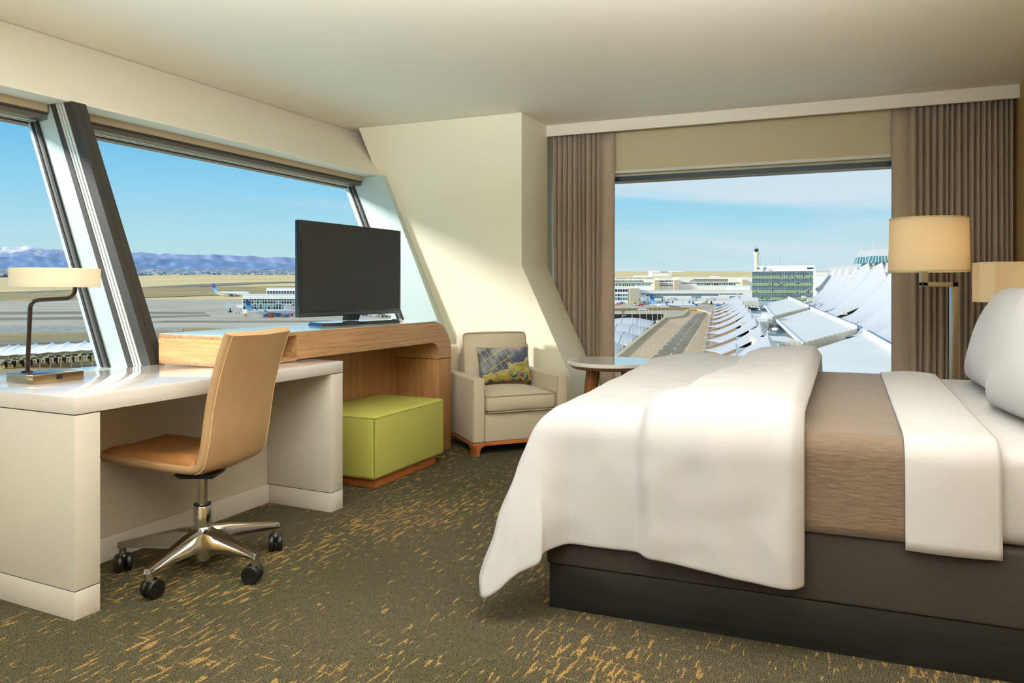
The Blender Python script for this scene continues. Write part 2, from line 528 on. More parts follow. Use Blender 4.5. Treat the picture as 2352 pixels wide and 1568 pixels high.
t_ = thing('roller_shade', 'wide cream roller shade above the picture window', 'shade')
bm = nbm(); rbox(bm, -1.60, .66, 6.125, 6.130, 2.13, 2.50); fin('fabric', bm, mat('cream_shade_fabric', (206, 192, 158), .8, bump=(900, .12)), t_)
bm = nbm(); rbox(bm, -1.61, .67, 6.118, 6.137, 2.103, 2.128); fin('hem_bar', bm, mat('cream_bar', (214, 212, 196), .4), t_)
bm = nbm(); rbox(bm, -1.66, -1.62, 6.115, 6.17, 2.09, 2.48); fin('side_channel', bm, mat('channel_grey', (168, 166, 140), .5), t_)

# valance in front of the curtains
bm = nbm(); rbox(bm, -2.075, 1.40, 5.97, 5.995, 2.434, CEIL - .001); struct(fin('trim_2', bm, M_ceil), 'pale valance board hiding the curtain track')

# headboard wall on the right, and the walls behind the camera
M_paper = mat('woven_wallpaper', (186, 150, 92), .6, var=(1, .22, (60, 60, 420)), bump=(1, .25, (40, 40, 500)))
bm = nbm(); rbox(bm, 1.378, 1.50, NB, 6.2, 0, CEIL); struct(fin('wall_right', bm, M_paper))
bm = nbm(); rbox(bm, -4.4, 1.5, NB - .12, NB, 0, CEIL); struct(fin('wall_front', bm, M_wall))

# curtains
def curtain(label, c0, c1, folds, flat, seed, z1=2.47):
    rnd = random.Random(seed)
    # fold boundaries
    ws = [rnd.uniform(.75, 1.3) for _ in range(folds)]
    if flat == 'right': ws[-1] = 2.6
    if flat == 'left': ws[0] = 3.2; ws[1] = 1.5
    s = sum(ws); bd = [0]
    for w_ in ws: bd.append(bd[-1] + w_ / s)
    jit = [rnd.uniform(-.35, .35) / folds for _ in bd]; jit[0] = jit[-1] = 0
    per = 10
    us = []
    for k in range(folds):
        for i in range(per): us.append((k, i / per))
    us.append((folds - 1, 1.0))
    bm = nbm(); rows = []
    nz_ = 16
    for j in range(nz_ + 1):
        v = j / nz_; z = .015 + (z1 - .015) * v
        row = []
        for k, q in us:
            b0 = bd[k] + jit[k] * (1 - v) ** 1.5; b1 = bd[k + 1] + jit[k + 1] * (1 - v) ** 1.5
            x = b0 + (b1 - b0) * (q - .09 * sin(2 * pi * q) * (-1))
            amp = .068 if ws[k] < 2 else .022
            d = abs(sin(pi * q)) ** .5 * amp
            row.append(bm.verts.new(RP(c0 + (c1 - c0) * x, 6.075 - d + .008 * sin(5 * v + k), z)))
        rows.append(row)
    for a, b in zip(rows, rows[1:]):
        for i in range(len(a) - 1): bm.faces.new((a[i], a[i + 1], b[i + 1], b[i]))
    o = fin('curtain', bm, M_curt, smooth=60)
    solidify(o, .003)
    return tag(o, label, 'curtain')
M_curt = mat('curtain_fabric', (182, 162, 140), .85, var=(1, .16, (500, 500, 60)), sheen=.2)
curtain('taupe pleated curtain left of the picture window, beside the column', -2.03, -1.49, 11, 'right', 3)
curtain('taupe pleated curtain right of the picture window, behind the floor lamp', .60, 1.362, 18, 'left', 5)
# ================================================================== FURNITURE
M_quartz = mat('quartz_top', (222, 213, 207), .10, var=(260, .07), coat=.4)
M_linen = mat('linen_laminate', (214, 206, 194), .5, var=(1, .05, (30, 30, 400)))
M_linen_h = mat('linen_panel', (196, 186, 170), .55, var=(1, .10, (14, 14, 330)))
M_seam = mat('seam_black', (46, 42, 36), .6)
M_chrome = mat('chrome', (214, 212, 206), .12, 1.0)
M_satin = mat('satin_nickel', (200, 198, 192), .28, 1.0)
M_black = mat('black_plastic', (20, 20, 21), .35)
M_oak = wood('oak_horizontal', (186, 142, 98), (2.2, 60, 60), .4)
M_oak_v = wood('oak_vertical', (172, 124, 76), (80, 80, 2.0), .45, .30, .3)
M_leg = wood('warm_wood', (190, 112, 58), (6, 40, 6), .4, .2, .2)

# --- desk (local x along the window wall, y towards it)
desk = thing('desk', 'white quartz topped desk with panel legs below the left window', 'desk', LO, ROT_L)
DL = 1.418
bm = nbm(); box(bm, 0, DL, 0, .69, .691, .750, .0035); fin('desktop', bm, M_quartz, desk, 40)
for x0, x1, lb in ((0, .095, 0), (DL - .095, DL, 0)):
    bm = nbm(); box(bm, x0 + .001, x1 - .001, .001, .685, .098, .688, .002); lg = fin('leg_panel', bm, M_linen, desk, 40)
    bm = nbm(); box(bm, x0 + .001, x1 - .001, .001, .685, 0, .0945, .002); fin('kick_panel', bm, M_linen, lg, 40)
    bm = nbm(); box(bm, x0 + .005, x1 - .005, .005, .68, .094, .0985); fin('shadow_gap', bm, M_seam, lg)
    bm = nbm(); box(bm, x0 + .004, x1 - .004, .004, .68, .687, .692); fin('shadow_gap', bm, M_seam, lg)
bm = nbm(); box(bm, .0955, DL - .0955, .415, .43, .10, .69); fin('modesty_panel', bm, M_linen_h, desk)
bm = nbm(); box(bm, .0955, DL - .0955, .405, .43, 0, .098, .003); fin('baseboard', bm, M_linen, desk, 40)

# --- console with waterfall end, over the back of the desk
CB0, CB1 = .20, .70
con = thing('console', 'oak waterfall media console overlapping the end of the desk', 'console', LO, ROT_L)
ZT = .897; XE = 2.867
def arc(cx, cz, r, t0, t1, n=12): return [(cx + r * cos(t0 + (t1 - t0) * i / n), cz + r * sin(t0 + (t1 - t0) * i / n)) for i in range(n + 1)]
outer = [(1.304, ZT)] + arc(XE - .235, ZT - .235, .235, pi / 2, 0, 14) + [(XE, .642)]
inner = [(2.702, .642)] + arc(2.702 - .085, .757 - .085, .085, 0, pi / 2, 8) + [(1.304, .757)]
bm = nbm(); prism(bm, outer + inner, lambda p, e: (p[0], CB1 if e else CB0, p[1]))
bmesh.ops.bevel(bm, geom=[e for e in bm.edges if abs(e.verts[0].co.y - CB0) < 1e-5 and abs(e.verts[1].co.y - CB0) < 1e-5], offset=.003, segments=2, affect='EDGES')
fin('waterfall_top', bm, M_oak, con, 30)
bm = nbm(); box(bm, 2.702, XE, CB0, CB1, .084, .638, .002); fin('end_panel', bm, M_oak_v, con, 40)
bm = nbm(); box(bm, 2.704, XE - .002, CB0 + .002, CB1, 0, .080, .002); fin('kick_panel', bm, M_oak_v, con, 40)
for z0, z1 in ((.078, .086), (.636, .645)):
    bm = nbm(); box(bm, 2.706, XE - .004, CB0 + .004, CB1 - .004, z0, z1); fin('shadow_gap', bm, M_seam, con)
bm = nbm(); box(bm, .895, 1.3035, CB0, CB1, .879, ZT, .002); fin('box_top', bm, M_oak, con, 40)
bm = nbm(); box(bm, .895, 1.3035, CB0, CB1, .752, .772, .002); fin('box_bottom', bm, M_oak, con, 40)
M_oak_p = wood('oak_pale_end', (206, 166, 106), (50, 2.4, 60), .4)
bm = nbm(); box(bm, .895, .94, CB0, CB1, .772, .879); fin('box_end', bm, M_oak_p, con)
bm = nbm(); box(bm, .94, 1.3035, .52, CB1, .772, .879); fin('niche_back', bm, M_oak, con)
bm = nbm(); box(bm, 1.419, 2.702, .555, .575, 0, .757); fin('back_panel', bm, M_oak_v, con)
bm = nbm(); box(bm, .898, XE - .14, CB0 + .004, CB1, ZT + .0004, ZT + .003); fin('glass_top', bm, mat('console_top_sky_gloss', (196, 216, 218), .12, coat=.5), con)  # pale blue of the reflected sky is put into this colour

# --- television
tv = thing('television', 'black flat screen television on its pedestal on the console', 'television', (-.997, 4.60, ZT + .003), pi / 2 - .516)
bm = nbm(); box(bm, -.4625, .4625, -.012, .03, .052, .615, .006); fin('bezel', bm, mat('tv_bezel', (26, 32, 34), .2, coat=.5), tv, 40)
bm = nbm(); box(bm, -.448, .448, -.0132, -.011, .084, .602); fin('screen', bm, mat('tv_screen', (44, 43, 40), .45), tv)
bm = nbm(); box(bm, -.46, .46, -.016, -.010, .054, .078, .004); fin('lower_bezel', bm, mat('tv_lower_bezel', (58, 60, 62), .3), tv, 40)
bm = nbm(); hexa(bm, [(-.05, .0, .02), (.05, .0, .02), (.045, .05, .02), (-.045, .05, .02), (-.065, -.005, .07), (.065, -.005, .07), (.06, .03, .07), (-.06, .03, .07)]); fin('neck', bm, M_black, tv)
bm = nbm()
prism(bm, [(-.38, -.10), (-.30, -.135), (.30, -.135), (.38, -.10), (.30, .09), (-.30, .09)], lambda p, e: (p[0] * (1 - .04 * e), p[1] * (1 - .06 * e), .018 if e else 0))
fin('stand_base', bm, mat('tv_stand_gloss', (18, 24, 26), .06, coat=1), tv)

# --- ottoman
M_green = mat('lime_fabric', (192, 188, 92), .6, var=(420, .10, (1, 1, 1)), bump=(700, .3))
ot = thing('ottoman', 'lime green upholstered ottoman on a wood plinth under the console', 'ottoman', LP(1.735, .035), ROT_L)
bm = nbm(); box(bm, 0, .76, 0, .505, .055, .412, .022, 4); fin('cushion', bm, M_green, ot, 50)
bm = nbm()
tube(bm, [(.01, .004, .397), (.75, .004, .397)], .0035, 8); tube(bm, [(.004, .01, .397), (.004, .49, .397)], .0035, 8); tube(bm, [(.005, .005, .065), (.005, .005, .40)], .0035, 8)
fin('piping', bm, mat('lime_piping', (134, 138, 52), .6), ot, 60)
bm = nbm(); box(bm, .05, .70, .03, .47, 0, .056, .003); fin('plinth', bm, M_leg, ot, 40)

# --- office chair
ch = thing('desk_chair', 'tan leather swivel chair with chrome star base at the desk', 'chair', (-1.24, 2.93, 0), 0)
M_tan = mat('tan_leather', (190, 154, 114), .42, var=(9, .05), bump=(240, .28))
M_tan2 = mat('tan_leather_seat', (178, 124, 72), .42, var=(9, .06), bump=(240, .25))
fw = Vector((-.96, .28, 0)).normalized(); sd = Vector((.28, .96, 0)).normalized()
back0 = Vector((.105, .02, 0)) + sd * .05    # centre line of the back, seat level, relative to chair axis
def shell_profile():
    # (forward, z) along the centre line from seat front to back top, outer/under face
    return [(.555, .430), (.54, .408), (.42, .394), (.28, .384), (.16, .378), (.08, .377), (.035, .385), (.005, .410), (-.012, .455), (-.028, .53),
            (-.038, .60), (-.052, .68), (-.072, .76), (-.100, .85), (-.126, .918), (-.131, .930)]
prof = shell_profile()
def smooth_prof(pr, n):
    # Catmull-Rom resample
    P = [Vector((a, b)) for a, b in pr]
    P = [P[0] * 2 - P[1]] + P + [P[-1] * 2 - P[-2]]
    res = []
    m_ = len(P) - 3
    for i in range(n + 1):
        t = i / n * m_; k = min(int(t), m_ - 1); u = t - k
        a, b, c, d = P[k:k + 4]
        res.append(.5 * ((2 * b) + (c - a) * u + (2 * a - 5 * b + 4 * c - d) * u * u + (3 * b - a - 3 * c + d) * u ** 3))
    return res
sp = smooth_prof(prof, 54)
def shell_half(i):
    f, z = sp[i]
    if z > .55 and f < .05: return .205
    if f > .3: return .205 - .02 * ((f - .3) / .2) ** 2
    return .205
TH = .042
def chair_pt(f, s, z): 
    p = back0 + fw * f + sd * s
    return (p.x, p.y, z)
bm = nbm()
rings = []
n_ = len(sp)
for i in range(n_):
    d = (sp[min(i + 1, n_ - 1)] - sp[max(i - 1, 0)]).normalized()
    nr = Vector((d.y, -d.x))            # towards sitter: up on seat, forward on back
    if i < 25 and nr.y < 0: nr = -nr
    if i >= 25 and nr.x < 0: nr = -nr
    h = shell_half(i)
    th = TH * (.35 + .65 * min(1, i / 4) * min(1, (n_ - 1 - i) / 1.5 + .3))
    ring = []
    for k in range(20):
        t = 2 * pi * k / 20
        cx_, sx_ = cos(t), sin(t)
        s = math.copysign(abs(cx_) ** .25, cx_) * h
        w = math.copysign(abs(sx_) ** .6, sx_) * th / 2 + th / 2
        bow = -.020 * (s / .23) ** 2 if False else .018 * (s / .23) ** 2
        w += bow
        p = sp[i] + nr * w
        ring.append(bm.verts.new(chair_pt(p.x, s, p.y)))
    rings.append(ring)
for a, b in zip(rings, rings[1:]):
    for k in range(20): bm.faces.new((a[k], a[(k + 1) % 20], b[(k + 1) % 20], b[k]))
bm.faces.new(rings[0][::-1]); bm.faces.new(rings[-1])
fin('shell', bm, M_tan, ch, 50)
# seam running round the back edge
bm = nbm()
for sg in (-1, 1):
    bm = nbm(); d_ = []
    for i in range(20, n_ - 1):
        d = (sp[min(i + 1, n_ - 1)] - sp[i - 1]).normalized(); nr = Vector((d.y, -d.x))
        if i < 25 and nr.y < 0: nr = -nr
        if i >= 25 and nr.x < 0: nr = -nr
        q = sp[i] + nr * (.018 * (shell_half(i) * .93 / .23) ** 2 + .0032)
        d_.append(chair_pt(q.x, sg * shell_half(i) * .93, q.y))
    tube(bm, d_, .0018, 6)
    fin('stitching', bm, mat('stitching', (236, 206, 160), .7), ch, 60)
# seat pad
bm = nbm()
def seat_f(u, v):
    f = .060 + (.545 - .060) * u; s = -.192 + .384 * v
    e = min(u, 1 - u) * 8; e2 = min(v, 1 - v) * 8
    edge = min(1, e) ** .5 * min(1, e2) ** .5
    base = .428 - .010 * sin(pi * min(1, u * 1.4)) + (.010 * (u - .8) / .2 if u > .8 else 0)
    z = base + .032 * edge + .012 * smst(.2, .0, abs(v - .5) * 2 - .6) * 0 + .014 * (abs(2 * v - 1)) ** 2 * edge
    return chair_pt(f, s * (1 - .06 * u * u), z)
grid(bm, 26, 22, seat_f)
o = fin('seat_pad', bm, M_tan2, ch, 70); solidify(o, .03)
# mechanism plate, column
bm = nbm(); hexa(bm, [(-.07, -.05, .366), (.06, -.05, .366), (.06, .07, .366), (-.07, .07, .366), (-.09, -.06, .384), (.07, -.06, .384), (.07, .08, .384), (-.09, .08, .384)]); fin('seat_plate', bm, M_black, ch)
bm = nbm(); cyl(bm, (0, 0, .245), (0, 0, .380), .0215, n=20); fin('gas_column', bm, M_chrome, ch, 40)
bm = nbm(); lathe(bm, [(.0, .15), (.036, .152), (.036, .155), (.034, .243), (.030, .252), (.0, .252)], 24); fin('column_sleeve', bm, M_chrome, ch, 40)
bm = nbm(); lathe(bm, [(.0, .2505), (.033, .2505), (.033, .257), (.0, .257)], 24); fin('column_ring', bm, M_black, ch, 40)
bm = nbm(); lathe(bm, [(.0, .03), (.029, .032), (.030, .10), (.042, .105), (.046, .155), (.036, .168), (.0, .168)], 24); fin('hub', bm, M_chrome, ch, 40)
for k in range(5):
    t = radians(186 + 72 * k)
    dx = Vector((cos(t), sin(t), 0)); px = Vector((-sin(t), cos(t), 0))
    bm = nbm()
    secs = [(.02, .034, .080, .165), (.10, .028, .086, .155), (.20, .021, .092, .136), (.295, .017, .094, .118), (.320, .015, .092, .112)]
    rr = []
    for r, w, z0, z1 in secs:
        rr.append([bm.verts.new(dx * r + px * s + Vector((0, 0, z))) for s, z in ((-w, z0), (w, z0), (w * .9, z1 - .012), (w * .55, z1), (-w * .55, z1), (-w * .9, z1 - .012))])
    for a, b in zip(rr, rr[1:]):
        for q in range(6): bm.faces.new((a[q], a[(q + 1) % 6], b[(q + 1) % 6], b[q]))
    bm.faces.new(rr[0][::-1]); bm.faces.new(rr[-1])
    cyl(bm, dx * .306 + Vector((0, 0, .066)), dx * .306 + Vector((0, 0, .108)), .0145, n=14)
    leg = fin('base_leg', bm, M_chrome, ch, 35)
    # twin wheel caster
    bm = nbm()
    st = t + radians(35 + 40 * k)
    ax = Vector((cos(st), sin(st), 0)); off = Vector((-sin(st), cos(st), 0)) * .012
    cpos = dx * .306 + off + Vector((0, 0, .0355))
    for s in (-1, 1):
        p = [(.0, .003), (.024, .003), (.031, .006), (.035, .011), (.035, .023), (.031, .028), (.0, .029)]
        b2 = nbm(); lathe(b2, p, 22)
        mt = Matrix.Translation(cpos) @ (ax * s).to_track_quat('Z', 'Y').to_matrix().to_4x4()
        b2.transform(mt); me = bpy.data.meshes.new('t'); b2.to_mesh(me); b2.free(); bm.from_mesh(me); bpy.data.meshes.remove(me)
    cyl(bm, cpos + ax * -.006 + Vector((0, 0, .02)), cpos + ax * .006 + Vector((0, 0, .02)), .020, n=14)
    cyl(bm, dx * .306 + Vector((0, 0, .045)), dx * .306 + Vector((0, 0, .07)), .009, n=12)
    fin('caster', bm, M_black, leg, 40)

# --- desk lamp
dl = thing('desk_lamp', 'bronze cranked desk lamp with flat cream drum shade on the desk', 'lamp', (-1.818, 2.775, .7503), pi / 2 - .50)
M_brass = mat('bronze_metal', (150, 132, 104), .25, 1.0, var=(1, .15, (300, 6, 300)))
M_gun = mat('gunmetal', (84, 78, 74), .18, 1.0)
bm = nbm(); box(bm, 0, .195, 0, .185, 0, .036, .002); fin('base', bm, M_brass, dl, 40)
bm = nbm(); box(bm, .088, .110, -.002, .004, .012, .030, .001); fin('socket', bm, M_black, dl, 40)
E_ = dl.matrix_basis
iv = (Matrix.Translation(dl.location) @ Matrix.Rotation(pi / 2 - .50, 4, 'Z')).inverted()
def dlw(u, v, y): return iv @ Vector(((u - 1176) / 1680 * y, y, EYE - (v - 666) / 1680 * y))
yy = 2.88
post = [dlw(63, 853, yy), dlw(70, 690, yy), dlw(171, 684, yy), dlw(174, 640, yy)]
bm = nbm(); tube(bm, fillet(post, .035, 7), .0082, 12); fin('stem', bm, M_gun, dl, 60)
p0 = post[0]
bm = nbm(); lathe(bm, [(0, .036), (.024, .0362), (.020, .041), (.010, .044), (0, .044)], 20, p0.x, p0.y); fin('collar', bm, M_gun, dl, 40)
M_shade_l = mat('lamp_glass_cream', (248, 243, 226), .45)
sc_ = dlw(128, 638, 2.92); R_ = .157
bm = nbm(); lathe(bm, [(R_ - .012, sc_.z - .037), (R_, sc_.z - .037), (R_, sc_.z + .037), (R_ - .012, sc_.z + .037), (R_ - .004, sc_.z + .034), (R_ - .004, sc_.z - .034)], 56, sc_.x, sc_.y, close=True); fin('lamp_shade', bm, M_shade_l, dl, 30)
bm = nbm(); lathe(bm, [(0, sc_.z - .030), (R_ - .006, sc_.z - .030), (R_ - .006, sc_.z - .027), (0, sc_.z - .027)], 40, sc_.x, sc_.y); fin('diffuser', bm, mat('diffuser', (244, 240, 226), .5), dl)
bm = nbm(); cyl(bm, (sc_.x - R_ * .9, sc_.y, sc_.z - .0), (sc_.x + R_ * .9, sc_.y, sc_.z), .004, n=8); cyl(bm, (post[-1].x, post[-1].y, sc_.z - .03), (post[-1].x, post[-1].y, sc_.z + .03), .0082, n=10); fin('shade_bracket', bm, M_gun, dl)

# --- armchair
M_lin = mat('armchair_linen', (202, 187, 162), .8, var=(1, .10, (90, 90, 420)), bump=(420, .25), sheen=.2)
AC = thing('armchair', 'beige linen club armchair with wood feet in front of the column', 'armchair', (-.262, 4.86, 0), .40)
AW = .71
def cush(bm, x0, x1, y0, y1, z0, z1, bulge, bev):
    box(bm, x0, x1, y0, y1, z0, z1, bev, 3)
    return bm
for x0, x1 in ((0, .09), (AW - .09, AW)):
    bm = nbm(); box(bm, x0, x1, 0, .64, .088, .517, .012, 3); am = fin('arm', bm, M_lin, AC, 50)
    bm = nbm()
    for xx in (x0 + .006, x1 - .006): tube(bm, [(xx, .0, .10), (xx, .0, .508), (xx, .55, .513)], .003, 6)
    fin('piping', bm, mat('armchair_piping', (176, 158, 126), .8), am, 60)
bm = nbm(); box(bm, .0905, AW - .0905, .012, .60, .088, .275, .008, 2); fin('seat_base', bm, M_lin, AC, 50)
def pillowy(x0, x1, y0, y1, z0, z1, dome, r):
    b_ = nbm(); box(b_, x0, x1, y0, y1, z0, z1)
    bmesh.ops.subdivide_edges(b_, edges=b_.edges[:], cuts=9, use_grid_fill=True)
    cx_, cy_, cz_ = (x0 + x1) / 2, (y0 + y1) / 2, (z0 + z1) / 2
    hx, hy, hz = (x1 - x0) / 2, (y1 - y0) / 2, (z1 - z0) / 2
    for v in b_.verts:
        a, b, c = (v.co.x - cx_) / hx, (v.co.y - cy_) / hy, (v.co.z - cz_) / hz
        ka = (1 - a * a); kb = (1 - b * b); kc = (1 - c * c)
        v.co.x += a * dome[0] * kb * kc - a * r * (b * b * c * c) * .3
        v.co.y += b * dome[1] * ka * kc - b * r * (a * a * c * c) * .3
        v.co.z += c * dome[2] * ka * kb - c * r * max(a ** 8, b ** 8)
    return b_
bm = pillowy(.094, AW - .094, -.018, .50, .283, .405, (.0, .014, .028), .012); s_ = fin('seat_cushion', bm, M_lin, AC, 60); subsurf(s_, 1)
bm = nbm()
tube(bm, fillet([(.098, .3, .397), (.098, -.016, .397), (AW - .098, -.016, .397), (AW - .098, .3, .397)], .03), .0042, 6)
tube(bm, fillet([(.098, .3, .289), (.098, -.016, .289), (AW - .098, -.016, .289), (AW - .098, .3, .289)], .03), .0042, 6)
fin('piping', bm, MATS['armchair_piping'], s_, 60)
# back frame and back cushion
bm = nbm(); box(bm, .03, AW - .03, .60, .70, .10, .70, .02, 3); fin('back_frame', bm, M_lin, AC, 50)
bm = pillowy(.10, AW - .10, 0, .155, 0, .42, (.0, .03, .012), .012)
bmesh.ops.rotate(bm, verts=bm.verts[:], cent=(0, 0, 0), matrix=Matrix.Rotation(radians(-9), 3, 'X'))
bmesh.ops.translate(bm, verts=bm.verts[:], vec=(0, .435, .385)); s_ = fin('back_cushion', bm, M_lin, AC, 60); subsurf(s_, 1)
bm = nbm()
rt = Matrix.Rotation(radians(-9), 3, 'X')
def bkp(x, y, z): return rt @ Vector((x, y, z)) + Vector((0, .435, .385))
tube(bm, fillet([bkp(.104, .004, .0), bkp(.104, .004, .414), bkp(AW - .104, .004, .414), bkp(AW - .104, .004, 0)], .035), .0045, 6); fin('piping', bm, MATS['armchair_piping'], s_, 60)
# wooden base frame and bracket feet
bm = nbm(); box(bm, .004, AW - .004, .004, .03, .066, .088, .002); box(bm, .004, .03, .03, .64, .066, .088); box(bm, AW - .03, AW - .004, .03, .64, .066, .088); box(bm, .03, AW - .03, .61, .64, .066, .088); fin('base_rail', bm, M_leg, AC)
def foot(x, y, sx, sy):
    b_ = nbm()
    pf = [(0, 0), (.062, 0)]
    prof_ = [(0, 0), (.048, 0), (.050, .03), (.058, .052), (.085, .066), (0, .066)]
    prism(b_, prof_, lambda p, e: (x + sx * p[0], y + sy * (.03 if e else 0), p[1]))
    prism(b_, prof_, lambda p, e: (x + sx * (.03 if e else 0), y + sy * p[0], p[1]))
    return b_
for x, y, sx, sy in ((.004, .004, 1, 1), (AW - .004, .004, -1, 1), (.004, .64, 1, -1), (AW - .004, .64, -1, -1)):
    fin('foot', foot(x, y, sx, sy), M_leg, AC)

# --- patterned cushion on the armchair
def pattern():
    m, t, b = nodes_of('cushion_print')
    co = t.nodes.new('ShaderNodeTexCoord')
    def nz(scale, detail, off=0, stretch=(1, 1, 1)):
        mp = t.nodes.new('ShaderNodeMapping'); mp.inputs['Location'].default_value = (off, off * .7, 0); mp.inputs['Scale'].default_value = stretch
        t.links.new(co.outputs['Object'], mp.inputs[0])
        n = t.nodes.new('ShaderNodeTexNoise'); n.inputs['Scale'].default_value = scale; n.inputs['Detail'].default_value = detail
        t.links.new(mp.outputs[0], n.inputs['Vector']); return n.outputs['Fac']
    def mth(op, a, c2, c3=None):
        n = t.nodes.new('ShaderNodeMath'); n.operation = op
        for i, q in enumerate((a, c2, c3)):
            if q is None: continue
            if isinstance(q, (int, float)): n.inputs[i].default_value = q
            else: t.links.new(q, n.inputs[i])
        return n.outputs[0]
    def mixn(f, c1, c2):
        n = t.nodes.new('ShaderNodeMixRGB')
        t.links.new(f, n.inputs['Fac'])
        for i, q in (('Color1', c1), ('Color2', c2)):
            if isinstance(q, tuple): n.inputs[i].default_value = (*lin(q), 1)
            else: t.links.new(q, n.inputs[i])
        return n.outputs[0]
    def step(x, a, w): 
        r = t.nodes.new('ShaderNodeMapRange'); r.inputs['From Min'].default_value = a; r.inputs['From Max'].default_value = a + w
        t.links.new(x, r.inputs[0]); return r.outputs[0]
    s = t.nodes.new('ShaderNodeSeparateXYZ'); t.links.new(co.outputs['Object'], s.inputs[0])
    X, Z = s.outputs['X'], s.outputs['Z']
    sky = mixn(step(nz(9, 3), .42, .2), (78, 84, 104), (150, 150, 158))
    sky = mixn(step(nz(8, 2, 3.1), .60, .10), sky, (214, 150, 118))
    # olive field whose edge rises to the right
    edge = mth('ADD', mth('MULTIPLY', nz(14, 4, 1.3), .22), mth('MULTIPLY', X, .38))
    ol = mth('SUBTRACT', mth('ADD', edge, -.02), Z)
    rim = mth('MULTIPLY', step(ol, -.012, .008), mth('SUBTRACT', 1.0, step(ol, .0, .006)))
    c = mixn(step(ol, -.004, .004), sky, mixn(step(nz(22, 3, 5), .4, .25), (150, 142, 62), (186, 176, 96)))
    c = mixn(rim, c, (206, 192, 170))
    low = mth('SUBTRACT', .075, Z)
    teal = mth('MULTIPLY', step(nz(34, 1, 2.2), .53, .02), mth('MULTIPLY', step(low, 0.0, .02), step(X, .0, .05)))
    c = mixn(teal, c, mixn(step(nz(60, 0, 8), .5, .02), (40, 160, 190), (26, 40, 70)))
    gr = mth('MULTIPLY', step(nz(20, 2, 7.7), .56, .03), step(low, 0.0, .03))
    c = mixn(gr, c, (72, 70, 82))
    orange = mth('MULTIPLY', step(nz(28, 1, 4.4), .60, .02), step(mth('SUBTRACT', .045, Z), 0.0, .02))
    c = mixn(orange, c, (222, 132, 84))
    # yellow lattice lines in the upper left
    def lines(ax, az, sp_, w, off):
        d = mth('ADD', mth('MULTIPLY', X, ax), mth('MULTIPLY', Z, az))
        fr = mth('ABSOLUTE', mth('SUBTRACT', mth('FRACT', mth('ADD', mth('DIVIDE', d, sp_), off), None), .5), None)
        return mth('SUBTRACT', 1.0, step(fr, w, .02))
    reg = mth('MULTIPLY', mth('SUBTRACT', 1.0, step(ol, -.03, .01)), mth('SUBTRACT', 1.0, step(mth('ADD', X, mth('MULTIPLY', Z, -.35)), -.02, .01)))
    ln = mth('MAXIMUM', lines(.9, .43, .042, .03, .2), lines(.5, -.86, .075, .02, .4))
    c = mixn(mth('MULTIPLY', ln, reg), c, (192, 182, 96))
    t.links.new(c, b.inputs['Base Color']); b.inputs['Roughness'].default_value = .6
    return m
def soft_pillow(w, h, d, n=18, pinch=.9, p=2.6):
    b_ = nbm()
    for sg in (1, -1):
        def f(u, v, sg=sg):
            a, c = 2 * u - 1, 2 * v - 1
            k = max(0, (1 - abs(a) ** p)) ** .5 * max(0, (1 - abs(c) ** p)) ** .5
            sx = 1 - .06 * (1 - abs(a)) * 0 - .05 * (1 - c * c) * 0
            x = a * w / 2 * (1 - .05 * (1 - abs(c) ** 2) * abs(a) ** 3)
            z = c * h / 2 * (1 - .05 * (1 - abs(a) ** 2) * abs(c) ** 3)
            return (x, sg * d / 2 * k, z)
        grid(b_, n, n, f)
    bmesh.ops.remove_doubles(b_, verts=b_.verts[:], dist=1e-5)
    return b_
bm = soft_pillow(.41, .27, .12)
bmesh.ops.translate(bm, verts=bm.verts[:], vec=(0, 0, .135))
pc = fin('throw_pillow', bm, pattern(), None, 80)
pl = Matrix.Translation((-.262, 4.86, 0)) @ Matrix.Rotation(.40, 4, 'Z') @ Matrix.Translation((.395, .375, .432)) @ Matrix.Rotation(radians(-3), 4, 'Z') @ Matrix.Rotation(radians(-17), 4, 'X')
pc.matrix_world = pl
tag(pc, 'printed lumbar cushion in blue-grey, olive and turquoise on the armchair', 'cushion')

# --- round side table
RT = thing('side_table', 'round white topped side table with splayed oak legs near the window', 'table', (.712, 5.29, 0))
bm = nbm(); lathe(bm, [(0, .574), (.312, .574), (.315, .578), (.315, .598), (.312, .601), (0, .601)], 56); fin('table_top', bm, mat('table_white', (250, 249, 245), .12, coat=.6), RT, 30)
bm = nbm(); lathe(bm, [(0, .548), (.27, .548), (.303, .570), (.303, .5735), (0, .5735)], 56); fin('top_underside', bm, M_oak, RT, 30)
for k in range(4):
    t = radians(200 + 90 * k) + .25
    d = Vector((cos(t), sin(t), 0)); p = Vector((-sin(t), cos(t), 0))
    b_ = nbm()
    r0, r1 = .27, .17
    hexa(b_, [d * (r0 - .02) - p * .02, d * (r0 + .02) - p * .02, d * (r0 + .02) + p * .02, d * (r0 - .02) + p * .02] + [d * (r1 - .03) - p * .032 + Vector((0, 0, .547)), d * (r1 + .03) - p * .032 + Vector((0, 0, .547)), d * (r1 + .03) + p * .032 + Vector((0, 0, .547)), d * (r1 - .03) + p * .032 + Vector((0, 0, .547))])
    fin('leg', b_, wood('table_leg_%s' % 'abcd'[k], (150, 98, 56), (30, 30, 4), .45), RT)

